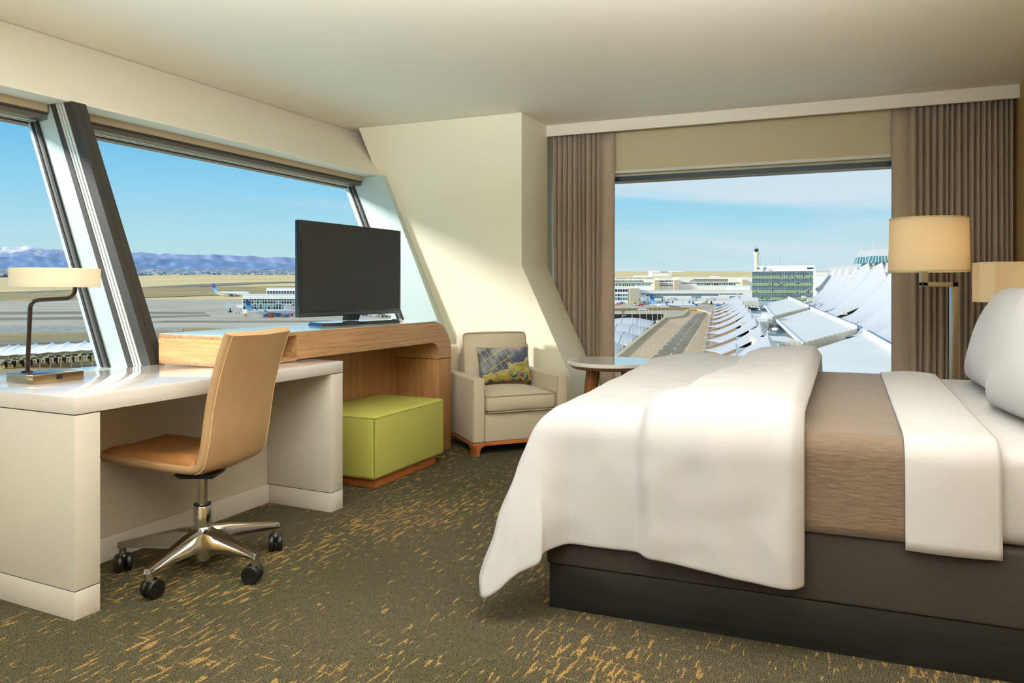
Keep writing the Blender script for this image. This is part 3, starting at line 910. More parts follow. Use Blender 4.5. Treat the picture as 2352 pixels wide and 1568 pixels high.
# --- floor lamp
M_lampshade = mat('lamp_shade_linen', (250, 236, 204), .7, bump=(600, .15))
def translucent(m, rgb, w):
    t = m.node_tree; b = t.nodes['Principled BSDF']; o = t.nodes['Material Output']
    tr = t.nodes.new('ShaderNodeBsdfTranslucent'); tr.inputs[0].default_value = (*lin(rgb), 1)
    mx_ = t.nodes.new('ShaderNodeMixShader'); mx_.inputs[0].default_value = w
    t.links.new(b.outputs[0], mx_.inputs[1]); t.links.new(tr.outputs[0], mx_.inputs[2]); t.links.new(mx_.outputs[0], o.inputs[0])
translucent(M_lampshade, (252, 234, 200), .45)
translucent(M_shade_l, (255, 240, 205), .35)
FL = thing('floor_lamp', 'floor lamp with wide cream shade and square nickel arm behind the bed', 'lamp', (2.70, 4.47, 0))
sx, sy = -.165, -.02
bm = nbm(); lathe(bm, [(.226, 1.222), (.229, 1.222), (.222, 1.545), (.219, 1.545)], 56, sx, sy, 1, .8, close=True); fin('lamp_shade', bm, M_lampshade, FL, 30)
bm = nbm(); lathe(bm, [(.225, 1.220), (.2305, 1.220), (.230, 1.230), (.225, 1.230)], 56, sx, sy, 1, .8, close=True); fin('shade_trim', bm, mat('shade_trim', (206, 186, 140), .7), FL, 30); bm = nbm(); lathe(bm, [(.218, 1.538), (.2235, 1.538), (.2233, 1.547), (.218, 1.547)], 56, sx, sy, 1, .8, close=True); fin('shade_trim', bm, mat('shade_trim', (206, 186, 140), .7), FL, 30)
bm = nbm(); lathe(bm, [(0, 1.52), (.2, 1.52), (.2, 1.522), (0, 1.522)], 40, sx, sy, 1, .8); fin('shade_cover', bm, MATS['shade_trim'], FL)
bm = nbm(); hw = .018
box(bm, sx - .02 - hw, sx - .02 + hw, -hw, hw, 1.135, 1.30, .002); box(bm, sx - .02 - hw, hw, -hw, hw, 1.130, 1.158, .002); box(bm, -hw, hw, -hw, hw, .02, 1.158, .002)
fin('pole', bm, M_satin, FL, 40)
bm = nbm(); box(bm, -.15, .10, -.12, .12, 0, .022, .003); fin('base', bm, M_satin, FL, 40)
light('floor_lamp_bulb', 'POINT', (2.70 + sx, 4.47 + sy, 1.38), 1.0, (1, .94, .82), shadow_soft_size=.06)
light('desk_lamp_bulb', 'POINT', (-1.79, 2.93, 1.17), .3, (1, .96, .88), shadow_soft_size=.03)

# --- nightstand and bedside lamp beyond the bed
NSP = RP(1.10, 4.95)
ns = thing('nightstand', 'oak nightstand beyond the bed against the papered wall', 'nightstand', NSP, ROT_R)
bm = nbm(); box(bm, -.25, .25, -.22, .22, .12, .56, .004); cb = fin('body', bm, M_oak, ns, 40)
bm = nbm(); box(bm, -.255, -.25, -.20, .20, .36, .54, .001); fin('drawer', bm, M_oak_v, ns)
for x in (-.22, .22):
    for y in (-.19, .19):
        bm = nbm(); box(bm, x - .02, x + .02, y - .02, y + .02, 0, .12); fin('leg', bm, M_oak_v, ns)
bl = thing('bedside_lamp', 'bedside lamp with boxy cream shade behind the pillows', 'lamp', NSP + Vector((.02, -.02, .5605)), 0)
bm = nbm()
zb, zt = 1.042 - .5605, 1.268 - .5605
for a, b in (((-.215, .0), (-.192, -.10)), ((-.192, -.10), (.20, -.12)), ((.20, -.12), (.25, 0)), ((.25, 0), (.20, .12)), ((.20, .12), (-.192, .10)), ((-.192, .10), (-.215, 0))):
    v = [bm.verts.new(p) for p in ((a[0], a[1], zb), (b[0], b[1], zb), (b[0], b[1], zt), (a[0], a[1], zt))]; bm.faces.new(v)
bmesh.ops.remove_doubles(bm, verts=bm.verts[:], dist=1e-5)
o = fin('lamp_shade', bm, M_lampshade, bl); solidify(o, .003)
bm = nbm(); cyl(bm, (0, 0, .02), (0, 0, .60), .009, n=12); fin('stem', bm, M_satin, bl, 40)
bm = nbm(); box(bm, -.08, .08, -.08, .08, 0, .02, .002); fin('base', bm, M_satin, bl, 40)
light('bedside_lamp_bulb', 'POINT', NSP + Vector((.02, -.02, 1.15)), .4, (1, .93, .8), shadow_soft_size=.05)

# --- bed
BED = Vector((.131, 2.565, 0)); BR = -.37
BL, BW = 2.12, 1.90
bed = thing('bed', 'king bed on a black plinth with charcoal box base', 'bed', BED, BR)
M_plinth = wood('black_stained_oak', (30, 29, 28), (3, 60, 60), .5, .5, .4)
M_boxs = mat('charcoal_fabric', (62, 57, 54), .9, var=(330, .35), bump=(500, .3))
M_white = mat('white_cotton', (188, 186, 188), .7, bump=(1, .12, (60, 60, 14)), sheen=.1)
M_sheet = mat('white_sheet', (194, 191, 192), .65, sheen=.1)
bm = nbm(); box(bm, .0, BL, .0, BW, 0, .153, .003); fin('plinth', bm, M_plinth, bed, 40)
bm = nbm(); box(bm, -.008, BL, -.012, BW + .012, .155, .375, .012, 3); fin('box_base', bm, M_boxs, bed, 40)
bm = nbm(); box(bm, .0, BL, .0, BW, .376, .655, .055, 5); fin('mattress', bm, M_sheet, bed, 50)

# draped covers.  A cross-section across the bed: near skirt, rounded edge, top, far edge
def cross(q, top, out_, r=.07, hem=None):
    """q: arc length from the near top corner; <0 hangs down near side. returns (y, z)"""
    if q >= r * pi / 4: return (q, top)
    q2 = q - r * pi / 4
    L = r * pi / 2
    if q2 > -L:
        t = -q2 / L * pi / 2
        return (-out_ + r - r * sin(t) + (out_ + (r * pi / 4 - r)) * (1 - t / (pi / 2)) , top - r + r * cos(t))
    d = -q2 - L
    return (-out_ - .012 * min(1, d / .3), top - r - d)
def rnoise(x, y, z=0): return noise.noise(Vector((x, y, z)))

def strip_cover(name, m, x0n, x1n, x0f, x1f, top, out_, hem_n, th, bulge=0., seed=0, nx=20, bm_tex=.004, label=None, cat=None):
    bm = nbm()
    r = .06
    near = -((top - r - hem_n) + r * pi / 4)
    rowsq = []
    nq = 90
    L = BW + out_ + .0
    def f(u, v):
        q = near + (BW + .34 - near) * v
        if q <= BW - .05:
            y, z = cross(q, top, out_, r)
        else:
            d = q - (BW - .05)
            tt = min(1, d / .09)
            y = BW - .05 + .05 * sin(tt * pi / 2) + out_ * tt; z = top - .05 * (1 - cos(tt * pi / 2)) - max(0, d - .09)
        k = min(1, max(0, y / BW))
        xa = x0n + (x0f - x0n) * k; xb = x1n + (x1f - x1n) * k
        x = xa + (xb - xa) * u
        w = bm_tex * (rnoise(x * 9 + seed, y * 7, z * 7) + .6 * rnoise(x * 21, y * 19 + seed, z * 15))
        if q < 0: y -= w + bulge * sin(pi * u)
        else: z += w + bulge * sin(pi * u)
        return (x, y, z)
    grid(bm, nx, nq, f)
    o = fin(name, bm, m, None, 70, BED, BR)
    solidify(o, th, 1)
    if label: tag(o, label, cat)
    return o
M_runner = mat('brown_blanket', (116, 96, 78), .75, var=(1, .10, (30, 60, 90)), bump=(1, 1.0, (26, 70, 90)), sheen=.3)
strip_cover('bed_blanket', M_runner, .74, 1.115, .76, 1.235, .662, .010, .372, .006, .002, 3, 30, .003, 'brown textured blanket strip across the middle of the bed', 'blanket')
strip_cover('folded_sheet', M_sheet, 1.105, 1.345, 1.225, 1.475, .670, .016, .352, .010, .010, 8, 20, .003, 'white top sheet turned back across the bed beside the brown blanket', 'sheet')

# duvet: top, near side, foot side and the flared corner in one sheet
def duvet():
    bm = nbm()
    TOP = .682; r = .075; LN = .405; LF = .44
    xs = [-LF + LF * i / 26 for i in range(26)] + [i / 44 * .835 for i in range(45)]
    qs = [-LN + LN * j / 26 for j in range(26)] + [j / 50 * (BW + .02) for j in range(51)] + [BW + .02 + .04 * j for j in range(1, 8)]
    def edge_drop(d):
        """(outward, drop) at arc length d beyond the edge, rounded"""
        L = r * pi / 2
        if d < L:
            t = d / r
            return (r * sin(t) - r, r * (1 - cos(t)))
        return (0.0, r + d - L)
    P = {}
    for i, p in enumerate(xs):
        for j, q in enumerate(qs):
            ex = max(0, -(p - r)) if p < r else 0
            eq = max(0, -(q - r)) if q < r else 0
            x, y, z = p, q, TOP
            nrm = Vector((0, 0, 1))
            if ex > 0 and eq == 0:
                o_, d_ = edge_drop(ex); x = -o_ * 1.0 - r * 0 + 0; x = -(o_ + 0.0); x = -o_; x = 0 - o_ if False else -(o_)
                x = -(o_) ; z = TOP - d_
                k = smst(0, 1, d_ / .1)
                x -= .035 * min(1, d_ / .35)
                nrm = Vector((-k, 0, 1 - k)).normalized()
            elif eq > 0 and ex == 0:
                o_, d_ = edge_drop(eq); y = -o_; z = TOP - d_
                k = smst(0, 1, d_ / .1)
                y -= .012 * min(1, d_ / .35)
                nrm = Vector((0, -k, 1 - k)).normalized()
            elif ex > 0 and eq > 0:
                rho = sqrt(ex * ex + eq * eq); ph = atan2(eq, ex)
                # corner hangs as a cone; cloth corner reaches lowest
                o_, d_ = edge_drop(rho)
                s2 = max(0., sin(2 * ph))
                fl = min(1, d_ / .60)
                out_ = o_ + (.012 + .023 * cos(ph) ** 2) * min(1, d_ / .35) + .20 * s2 ** (.22 if ph > pi / 4 else .5) * fl
                d2 = d_ * (1 - .06 * s2 * fl + (.20 * max(0., sin(4 * (ph - pi / 4))) ** .6 * fl if ph > pi / 4 else 0))
                x = -out_ * cos(ph) ; y = -out_ * sin(ph)
                x += .04 * smst(.15, .7, fl) * exp(-((ph - 1.44) / .13) ** 2)
                z = TOP - d2
                k = smst(0, 1, d_ / .1)
                nrm = Vector((-cos(ph) * k, -sin(ph) * k, 1 - k * .8)).normalized()
            # second, folded-back layer
            yy_ = max(0, min(BW, y))
            xb = .335 + .02 * rnoise(y * 3, z * 4, 2) + .15 * (yy_ / BW) + (.05 * smst(0, .35, yy_) )
            ps = smst(xb - .018, xb + .022, p)
            # fold grows to the right edge
            h = .022 + .050 * ps
            # puffiness
            pe = smst(.86, .74, p) * .018 + .006
            h += pe * (.5 + .5 * rnoise(p * 3.1, q * 2.3, 5)) + .006 * rnoise(p * 11, q * 9, 1) + .012 * ps * sin(pi * min(1, max(0, (p - xb) / .5)))
            h += .030 * smst(1.0, 1.9, q) * smst(-.05, .3, p)
            if eq > 0 and p > 0 and ps > .5: z -= .035 * ps * smst(.34, .84, p) * min(1, eq / LN)
            # rolled front edge
            if p > .80: h *= .55 + .45 * (1 - (p - .80) / .036)
            v = Vector((x + .11 * smst(.2, .84, p) * (yy_ / BW), y, z)) + nrm * h
            P[i, j] = bm.verts.new(v)
    for i in range(len(xs) - 1):
        for j in range(len(qs) - 1):
            # far overhang
            bm.faces.new((P[i, j], P[i + 1, j], P[i + 1, j + 1], P[i, j + 1]))
    for (i, j), v in P.items():
        q = qs[j]
        if q > BW + .02:
            d = q - BW - .02
            v.co.y = BW + .02 + .03 * sin(min(1, d / .08) * pi / 2)
            v.co.z = v.co.z - d
    o = fin('duvet', bm, M_white, None, 80, BED, BR)
    solidify(o, .014, -1); subsurf(o, 1)
    tag(o, 'thick white duvet folded over the foot of the bed, corner hanging down', 'duvet')
duvet()

# pillows
def bed_pillow(label, x, y, yaw, lean, w=.80, h=.46, d=.23, z=.665, roll=0):
    b_ = soft_pillow(w, h, d, 26, p=3.2)
    for v in b_.verts:
        v.co.y += .010 * rnoise(v.co.x * 5 + x * 7, v.co.z * 6, v.co.y * 2) ; v.co.z += .008 * rnoise(v.co.x * 4, 3 + x, v.co.z * 4)
    bmesh.ops.translate(b_, verts=b_.verts[:], vec=(0, 0, h / 2 - .01))
    o = fin('pillow', b_, M_white, None, 80)
    M_ = Matrix.Translation(BED) @ Matrix.Rotation(BR, 4, 'Z') @ Matrix.Translation((x, y, z)) @ Matrix.Rotation(-pi / 2 + yaw, 4, 'Z') @ Matrix.Rotation(radians(lean), 4, 'X') @ Matrix.Rotation(roll, 4, 'Y')
    o.matrix_world = M_
    tag(o, label, 'pillow')
bed_pillow('white pillow nearer the window side of the bed, behind the other', 1.60, 1.36, -.05, -20, h=.50)
bed_pillow('white pillow on the near side of the bed, cut by the picture edge', 1.54, .50, .06, -20, h=.50)
# ================================================================== OUTSIDE
# The airfield lies about 39 m below eye level and climbs gently away from the hotel.
SLOPE = 44 / 1680
DEP = 39.1
def gz(y, h=DEP): return EYE - h + SLOPE * y
def gp(u, v, h=DEP, lift=0.):
    """point on the gently rising plane h below eye level, seen along the picture's sight line (u, v)"""
    y = 1680 * h / (v - 622)
    return Vector(((u - 1176) / 1680 * y, y, gz(y, h) + lift))
def zat(v, y): return EYE + (666 - v) / 1680 * y
def xat(u, y): return (u - 1176) / 1680 * y

ORD = ['first', 'second', 'third', 'fourth', 'fifth', 'sixth', 'seventh', 'eighth', 'ninth', 'tenth', 'eleventh', 'twelfth', 'thirteenth', 'fourteenth', 'fifteenth', 'sixteenth', 'seventeenth', 'eighteenth', 'nineteenth', 'twentieth', 'twenty-first', 'twenty-second', 'twenty-third', 'twenty-fourth', 'twenty-fifth', 'twenty-sixth', 'twenty-seventh', 'twenty-eighth', 'twenty-ninth', 'thirtieth']
M_grass = mat('dry_prairie', (248, 212, 142), .95, var=(.004, .12, (1, 2.5, 1)))
M_grass2 = mat('dry_prairie_olive', (184, 158, 98), .95, var=(.01, .22, (1, 3, 1)))
M_tarmac = mat('apron_concrete', (206, 190, 158), .9, var=(.012, .20, (1, 7, 1)))
M_asph = mat('asphalt', (152, 138, 112), .9, var=(.01, .20, (1, 6, 1)))
M_roadtan = mat('tan_concrete_road', (220, 184, 136), .9, var=(.03, .10, (1, .3, 1)))
M_roadgrey = mat('worn_wheel_lane', (156, 138, 104), .9, var=(.06, .14, (1, .2, 1)))
M_conc = mat('cream_concrete', (222, 204, 164), .85, var=(.2, .06))
M_memb = mat('white_membrane', (215, 210, 202), .6)
M_bwhite = mat('white_metal_cladding', (252, 249, 240), .6)
M_cream = mat('cream_panel', (238, 226, 198), .7)
M_beige = mat('beige_stair_tower', (206, 194, 162), .8)
M_roof = mat('pale_flat_roof', (252, 242, 222), .8, var=(.05, .04, (1, 1, 1)))
M_gutter = mat('blue_grey_parapet', (120, 140, 164), .6)
M_pane_d = mat('dark_pane', (34, 44, 48), .2)
M_pane_t = mat('teal_pane', (86, 140, 140), .2)
M_pane_g = mat('green_pane', (158, 184, 92), .3)
M_pane_b = mat('blue_pane', (92, 112, 124), .15)
M_steel = mat('grey_steel', (150, 152, 150), .5, .3)
M_lblue = mat('tail_light_blue', (96, 178, 224), .4)
M_dblue = mat('tail_blue', (34, 92, 176), .4)
M_tyre = mat('tyre_black', (26, 26, 28), .8)
M_yellow = mat('safety_yellow', (230, 196, 92), .6)
M_red = mat('vehicle_red', (200, 70, 52), .5)
M_vwhite = mat('vehicle_white', (234, 234, 230), .4)

def flat(name, pts, m, lift=.05, kind=True, h=DEP, label=None):
    bm = nbm()
    P = [p if isinstance(p, Vector) else gp(p[0], p[1], h) for p in pts]
    top = [bm.verts.new(p + Vector((0, 0, lift))) for p in P]; bm.faces.new(top)
    r = bmesh.ops.extrude_face_region(bm, geom=bm.faces[:])
    bmesh.ops.translate(bm, verts=[v for v in r['geom'] if isinstance(v, bmesh.types.BMVert)], vec=(0, 0, -.3))
    o = fin(name, bm, m)
    if kind: struct(o, label)
    return o

# prairie as one rolling surface
def relief(x, y):
    q = x / y
    left = smst(.02, -.10, q)
    near = smst(800, 2400, y) * (13 + 11 * smst(-.68, -.42, q)) * smst(4200, 2900, y)
    far = 32 * smst(2400, 5200, y)
    roll = smst(1200, 3000, y) * 4 * rnoise(x * .0009, y * .0009, 4)
    return -.6 + left * near + (1 - left) * far + roll - left * 60 * smst(3000, 4200, y)
def gp_relief(u, v):
    y = 500.
    while y < 2600 and zat(v, y) > gz(y) + relief(xat(u, y), y) + .3: y += 4
    return Vector((xat(u, y), y, zat(v, y)))
bm = nbm()
def prairie(u, v):
    y = 60 * (9000 / 60) ** v; x = (u - .5) * (2.4 * y + 400)
    return (x, y, gz(y) + relief(x, y))
grid(bm, 80, 150, prairie)
struct(fin('ground', bm, M_grass, smooth=80), 'dry straw-coloured prairie around the airfield')

# airfield surfaces seen through the left window
def draped(name, top, bot, m, label, n=40):
    def at(pl, u):
        for (a, b), (c, d) in zip(pl, pl[1:]):
            if a <= u <= c: return b + (d - b) * (u - a) / (c - a)
        return pl[-1][1]
    bm = nbm(); u0, u1 = top[0][0], top[-1][0]
    grid(bm, n, 3, lambda s, t: tuple(gp_relief(u0 + (u1 - u0) * s, at(bot, u0 + (u1 - u0) * s) + (at(top, u0 + (u1 - u0) * s) - at(bot, u0 + (u1 - u0) * s)) * t) + Vector((0, 0, .5))))
    struct(fin(name, bm, m), label)
draped('grass_strip', [(-600, 684), (100, 670), (420, 660), (1010, 653)], [(-600, 716), (200, 688), (520, 677.5), (1010, 671)], M_grass2, 'olive grass between taxiway and apron')
draped('taxiway', [(-600, 688), (100, 668), (300, 661), (480, 651.5), (640, 647), (1010, 644)], [(-600, 694), (100, 674), (300, 667), (460, 659), (640, 650), (1010, 646.5)], M_asph, 'dark taxiway curving across the prairie')
flat('apron', [(-900, 800), (-900, 716), (200, 687), (520, 677), (1010, 670), (1010, 800), (600, 900), (-200, 860)], M_tarmac, .40, label='pale concrete apron in front of the left concourse')
for pts in ([(-700, 728), (-700, 722), (200, 716), (470, 718), (470, 721), (200, 722)], [(330, 742), (380, 738), (1010, 738), (1010, 741)], [(-700, 742), (300, 727), (480, 724), (480, 727), (250, 735)]):
    flat('apron_stain', pts, M_asph, .62, label='dark rubber-stained band on the apron')
flat('verge', [(-900, 830), (-900, 774), (0, 752), (240, 757), (480, 755), (640, 765), (640, 840), (200, 900)], M_grass2, .65, label='dry grass bank between apron and toll road')
M_gravel = mat('pale_rubble', (180, 170, 150), .95, var=(.3, .35))
flat('rubble_strip', [(-200, 768), (40, 750), (230, 752), (420, 758), (420, 763), (200, 766)], M_gravel, .9, label='strip of pale rubble beside the toll road')
flat('service_road', [(-900, 836), (-900, 824), (0, 786), (240, 780), (420, 776), (420, 780), (240, 786)], M_asph, 1.0, label='service road behind the toll plaza')
flat('toll_road', [(-300, 960), (-500, 850), (0, 800), (300, 795), (420, 800), (420, 930)], mat('toll_road_concrete', (184, 166, 128), .9, var=(.02, .12, (1, 5, 1))), 1.1, label='wide tan concrete road at the toll plaza')

# mountains
def mountain(name, label, y0, prof, m, seed, amp, base_v=634):
    bm = nbm()
    n = 260
    rows = 10
    us = [-420 + 1500 * i / n for i in range(n + 1)]
    def top(u):
        for (a, b), (c, d) in zip(prof, prof[1:]):
            if a <= u <= c: return b + (d - b) * (u - a) / (c - a)
        return prof[-1][1]
    P = []
    for i, u in enumerate(us):
        row = []
        v = top(u)
        ridge = zat(v, y0) + amp * (rnoise(u * .012, seed, 0) + .5 * rnoise(u * .035, seed, 3) + .35 * rnoise(u * .08, seed, 7))
        zb = zat(622, y0)
        for j in range(rows + 1):
            t = j / rows
            yy_ = y0 - (y0 * .07) * (1 - t) + y0 * .012 * rnoise(u * .04, t * 4, seed)
            z = zb + (ridge - zb) * (t ** 1.25) + amp * .15 * sin(pi * t) * rnoise(u * .05, t * 5, seed + 2)
            row.append(bm.verts.new((xat(u, y0) * (1 - .07 * (1 - t)) , yy_, z)))
        P.append(row)
    for a, b in zip(P, P[1:]):
        for j in range(rows): bm.faces.new((a[j], b[j], b[j + 1], a[j + 1]))
    o = fin(name, bm, m, smooth=80)
    tag(o, label, 'mountains')
def snow_mat():
    m, t, b = nodes_of('hazy_snowy_rock')
    g = t.nodes.new('ShaderNodeNewGeometry'); s = t.nodes.new('ShaderNodeSeparateXYZ'); t.links.new(g.outputs['Position'], s.inputs[0])
    n = t.nodes.new('ShaderNodeTexNoise'); n.inputs['Scale'].default_value = .006; n.inputs['Detail'].default_value = 6; t.links.new(g.outputs['Position'], n.inputs['Vector'])
    a = t.nodes.new('ShaderNodeMath'); a.operation = 'MULTIPLY_ADD'; a.inputs[1].default_value = 330; t.links.new(n.outputs['Fac'], a.inputs[0]); t.links.new(s.outputs['Z'], a.inputs[2])
    r = t.nodes.new('ShaderNodeMapRange'); r.inputs['From Min'].default_value = 545; r.inputs['From Max'].default_value = 600; t.links.new(a.outputs[0], r.inputs[0])
    mx_ = t.nodes.new('ShaderNodeMixRGB'); mx_.inputs['Color1'].default_value = (*lin((156, 170, 196)), 1); mx_.inputs['Color2'].default_value = (*lin((240, 238, 236)), 1)  # rock colour carries the blue of distance haze
    t.links.new(r.outputs[0], mx_.inputs[0]); t.links.new(mx_.outputs[0], b.inputs['Base Color']); b.inputs['Roughness'].default_value = 1
    b.inputs['Specular IOR Level'].default_value = 0
    return m
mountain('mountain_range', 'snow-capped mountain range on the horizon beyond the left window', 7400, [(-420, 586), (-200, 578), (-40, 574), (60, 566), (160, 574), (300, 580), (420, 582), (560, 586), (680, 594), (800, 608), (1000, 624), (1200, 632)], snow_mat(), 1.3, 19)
mountain('foothills', 'haze-tinted wooded foothills below the snowy range', 6200, [(-420, 596), (-100, 592), (60, 588), (180, 592), (330, 592), (480, 597), (600, 604), (720, 609), (850, 618), (1000, 628), (1200, 634)], mat('haze_blue_forest', (136, 160, 188), 1, spec=0, var=(.002, .10)), 4.1, 6)  # blue of distance haze mixed into the forest colour
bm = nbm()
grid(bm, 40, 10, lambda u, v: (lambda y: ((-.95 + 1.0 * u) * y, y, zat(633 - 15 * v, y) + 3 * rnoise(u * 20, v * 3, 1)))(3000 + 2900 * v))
struct(fin('plain', bm, mat('hazy_plain', (150, 162, 160), 1, spec=0, var=(.004, .12, (1, 3, 1))), smooth=80), 'hazy blue-grey plain below the foothills')  # blue-grey haze is painted into the plain's own colour
# town strip at the foot of the hills, distance haze put into its colours
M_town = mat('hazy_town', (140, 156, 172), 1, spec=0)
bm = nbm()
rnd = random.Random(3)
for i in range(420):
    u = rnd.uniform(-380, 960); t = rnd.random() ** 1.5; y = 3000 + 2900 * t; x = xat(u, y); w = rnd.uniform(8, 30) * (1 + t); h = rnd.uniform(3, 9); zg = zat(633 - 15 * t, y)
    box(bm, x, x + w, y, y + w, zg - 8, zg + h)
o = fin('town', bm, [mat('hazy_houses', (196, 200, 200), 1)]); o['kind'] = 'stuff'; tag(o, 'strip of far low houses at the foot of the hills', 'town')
bm = nbm()
for i in range(520):
    u = rnd.uniform(-380, 960); t = rnd.random() ** 2 * .5; y = 2960 + 2900 * t; x = xat(u, y); w = rnd.uniform(10, 40); h = rnd.uniform(4, 9); z0 = zat(633 - 15 * t, y) - 6
    v = [bm.verts.new((x + w * cos(a_) * .5, y + w * sin(a_) * .5, z0)) for a_ in (0, 1.57, 3.14, 4.71)] ; tp = bm.verts.new((x, y, z0 + 6 + h))
    for k in range(4): bm.faces.new((v[k], v[(k + 1) % 4], tp))
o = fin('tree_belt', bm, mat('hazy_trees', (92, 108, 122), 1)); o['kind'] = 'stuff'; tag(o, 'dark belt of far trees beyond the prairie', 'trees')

# ------------------------------------------------------------------ buildings
def bands_on(th, x0, x1, rows, y=-.12, name='window_band'):
    """rows: (z0, z1, n columns, [materials]) -> one joined mesh of panes per row"""
    rnd = random.Random(int(x0 * 7 + len(rows)))
    for z0, z1, n, ms in rows:
        bm = nbm()
        w = (x1 - x0) / n
        for k in range(n):
            f0 = len(bm.faces)
            box(bm, x0 + w * (k + .12), x0 + w * (k + .88), y, y + .3, z0, z1)
            mi = rnd.randrange(len(ms))
            bm.faces.ensure_lookup_table()
            for f in bm.faces[f0:]: f.material_index = mi
        o = fin(name, bm, list(ms), th); o['kind'] = 'stuff'

def building(name, label, cat, u0, u1, vb, vols, group=None, yaw=0., h=DEP):
    """vols: list of (part, u0, u1, vtop, vbot, depth, yoff, material, rows) measured on the facade plane"""
    p = gp(u0, vb, h); y = p.y
    th = thing(name, label, cat, (p.x, y, p.z), yaw, group)
    s = y / 1680
    for nm, a, b, vt, vbo, dep, yo, m, rows in vols:
        x0, x1 = (a - u0) * s, (b - u0) * s
        z1, z0 = zat(vt, y) - p.z, zat(vbo, y) - p.z
        bm = nbm(); box(bm, x0, x1, yo, yo + dep, z0, z1)
        fin(nm, bm, m, th)
        bm = nbm(); box(bm, x0 - .3, x1 + .3, yo - .3, yo + dep + .3, z1, z1 + .6); fin('roof_edge', bm, M_bwhite, th)
        for r0, r1, n, ms, *rng in rows:
            xa, xb = (((rng[0] - u0) * s, (rng[1] - u0) * s) if rng else (x0 + .4, x1 - .4))
            bands_on(th, xa, xb, [(zat(r1, y) - p.z, zat(r0, y) - p.z, n, ms)], yo - .15)
    return th, y, s, p

D_, T_ = [M_pane_d], [M_pane_t, M_pane_d, M_pane_t]
# concourse beyond the left window
building('concourse', 'two storey white concourse with dark strip windows behind the television', 'building', 557, 1010, 720, [
    ('lower_wall', 557, 1010, 677, 720, 46, 0, M_bwhite, [(686.5, 690, 72, D_), (691.5, 697, 72, [M_pane_d, M_pane_t, M_pane_d]), (698.5, 702.5, 72, T_), (703.5, 710, 72, [M_pane_d, M_pane_d, M_pane_t])]),
    ('upper_wall', 602, 1010, 662, 680, 24, 12, M_bwhite, [(668, 672, 62, D_), (673, 677, 62, D_)])], yaw=0.)

# concourses in the far window
building('concourse', 'long white concourse with strip windows beyond the elevated road', 'building', 1380, 1800, 697, [
    ('left_block', 1380, 1440, 659, 697, 40, -8, M_bwhite, [(664, 670, 10, [M_pane_d]), (675, 680, 10, T_), (683, 688.5, 10, T_)]),
    ('stair_tower', 1441.5, 1464, 662.5, 697, 20, -14, M_beige, []),
    ('penthouse', 1466, 1497, 656.5, 668, 14, 8, M_bwhite, []),
    ('wall', 1464, 1800, 667, 697, 40, 0, M_bwhite, [(674, 676, 48, D_, 1472, 1706), (676.5, 679, 34, D_, 1484, 1650), (680, 685, 6, [M_pane_t], 1501, 1523), (680, 685, 8, [M_pane_t], 1588, 1610), (680, 685, 10, [M_pane_t], 1675, 1700), (686.5, 690.5, 40, [M_pane_d, M_bwhite], 1466, 1720)]),
    ('penthouse', 1682, 1727, 656, 668, 16, 6, M_bwhite, [(661, 665, 1, [M_roof], 1691, 1703)])])
building('concourse', 'second concourse farther back with pale stair towers', 'building', 1380, 1800, 668, [
    ('west_wall', 1380, 1501, 641, 668, 50, 0, M_bwhite, [(644, 647, 40, T_, 1383, 1478), (649, 651, 30, D_, 1400, 1500), (652, 656.5, 26, T_, 1383, 1495)]),
    ('stair_tower', 1501, 1512, 643, 668, 20, -12, M_beige, []),
    ('middle_wall', 1513, 1546, 639, 668, 40, 0, M_bwhite, [(644, 647, 10, D_), (650.5, 652.5, 9, T_), (654, 657, 9, T_)]),
    ('stair_tower', 1546, 1557, 643, 668, 20, -12, M_beige, []),
    ('east_wall', 1558, 1800, 637, 668, 50, 0, M_bwhite, [(641, 643, 30, D_, 1592, 1672), (644, 646, 34, D_, 1585, 1672), (649, 651, 40, D_, 1565, 1700), (651, 655, 16, T_, 1600, 1690)]),
    ('stair_tower', 1701, 1710, 642, 668, 20, -12, M_beige, []),
    ('penthouse', 1640, 1655, 634.5, 638, 20, 10, M_bwhite, [])])
building('concourse', 'farthest low concourse in front of the tan prairie', 'building', 1380, 1600, 646, [
    ('wall', 1380, 1600, 636, 646, 80, 0, mat('far_cream_wall', (232, 222, 196), .8), [(638, 639.5, 34, [M_pane_d, M_beige], 1404, 1500)]),
    ('penthouse', 1462, 1500, 633, 637, 60, 20, M_bwhite, [])])
th, y, s, p = building('hangar', 'white hangar with airline lettering on the far prairie', 'building', 1497.5, 1542, 640, [
    ('wall', 1497.5, 1542, 621.8, 640, 90, 0, M_bwhite, [])])
bm = nbm(); box(bm, 1.5 * s, 40.5 * s, -.6, .2, zat(627, y) - p.z, zat(626.2, y) - p.z); box(bm, 39.5 * s, 40.5 * s, -.6, .2, zat(632.5, y) - p.z, zat(627, y) - p.z); fin('door_track', bm, M_steel, th)
fc = bpy.data.curves.new('sign_lettering', 'FONT'); fc.body = 'FRONTIER'; fc.size = 3.1 * s; fc.extrude = .4; fc.space_character = 1.25
fo = bpy.data.objects.new('sign_lettering', fc); COL.objects.link(fo); fo.parent = th; fo.location = (19.5 * s, -.7, zat(625.2, y) - p.z); fo.rotation_euler = (pi / 2, 0, 0)
fo.data.materials.append(mat('sign_grey_green', (96, 120, 110), .6)); 
bpy.context.view_layer.update()
me = bpy.data.meshes.new_from_object(fo.evaluated_get(bpy.context.evaluated_depsgraph_get())); fm = bpy.data.objects.new('sign_lettering', me); COL.objects.link(fm); fm.parent = th; fm.location = fo.location; fm.rotation_euler = fo.rotation_euler
bpy.data.objects.remove(fo)
fm.name = 'sign_lettering'
building('warehouse', 'long low white shed right of the hangar', 'building', 1543, 1569, 634, [('wall', 1543, 1569, 622.8, 634, 120, 0, M_bwhite, [])])
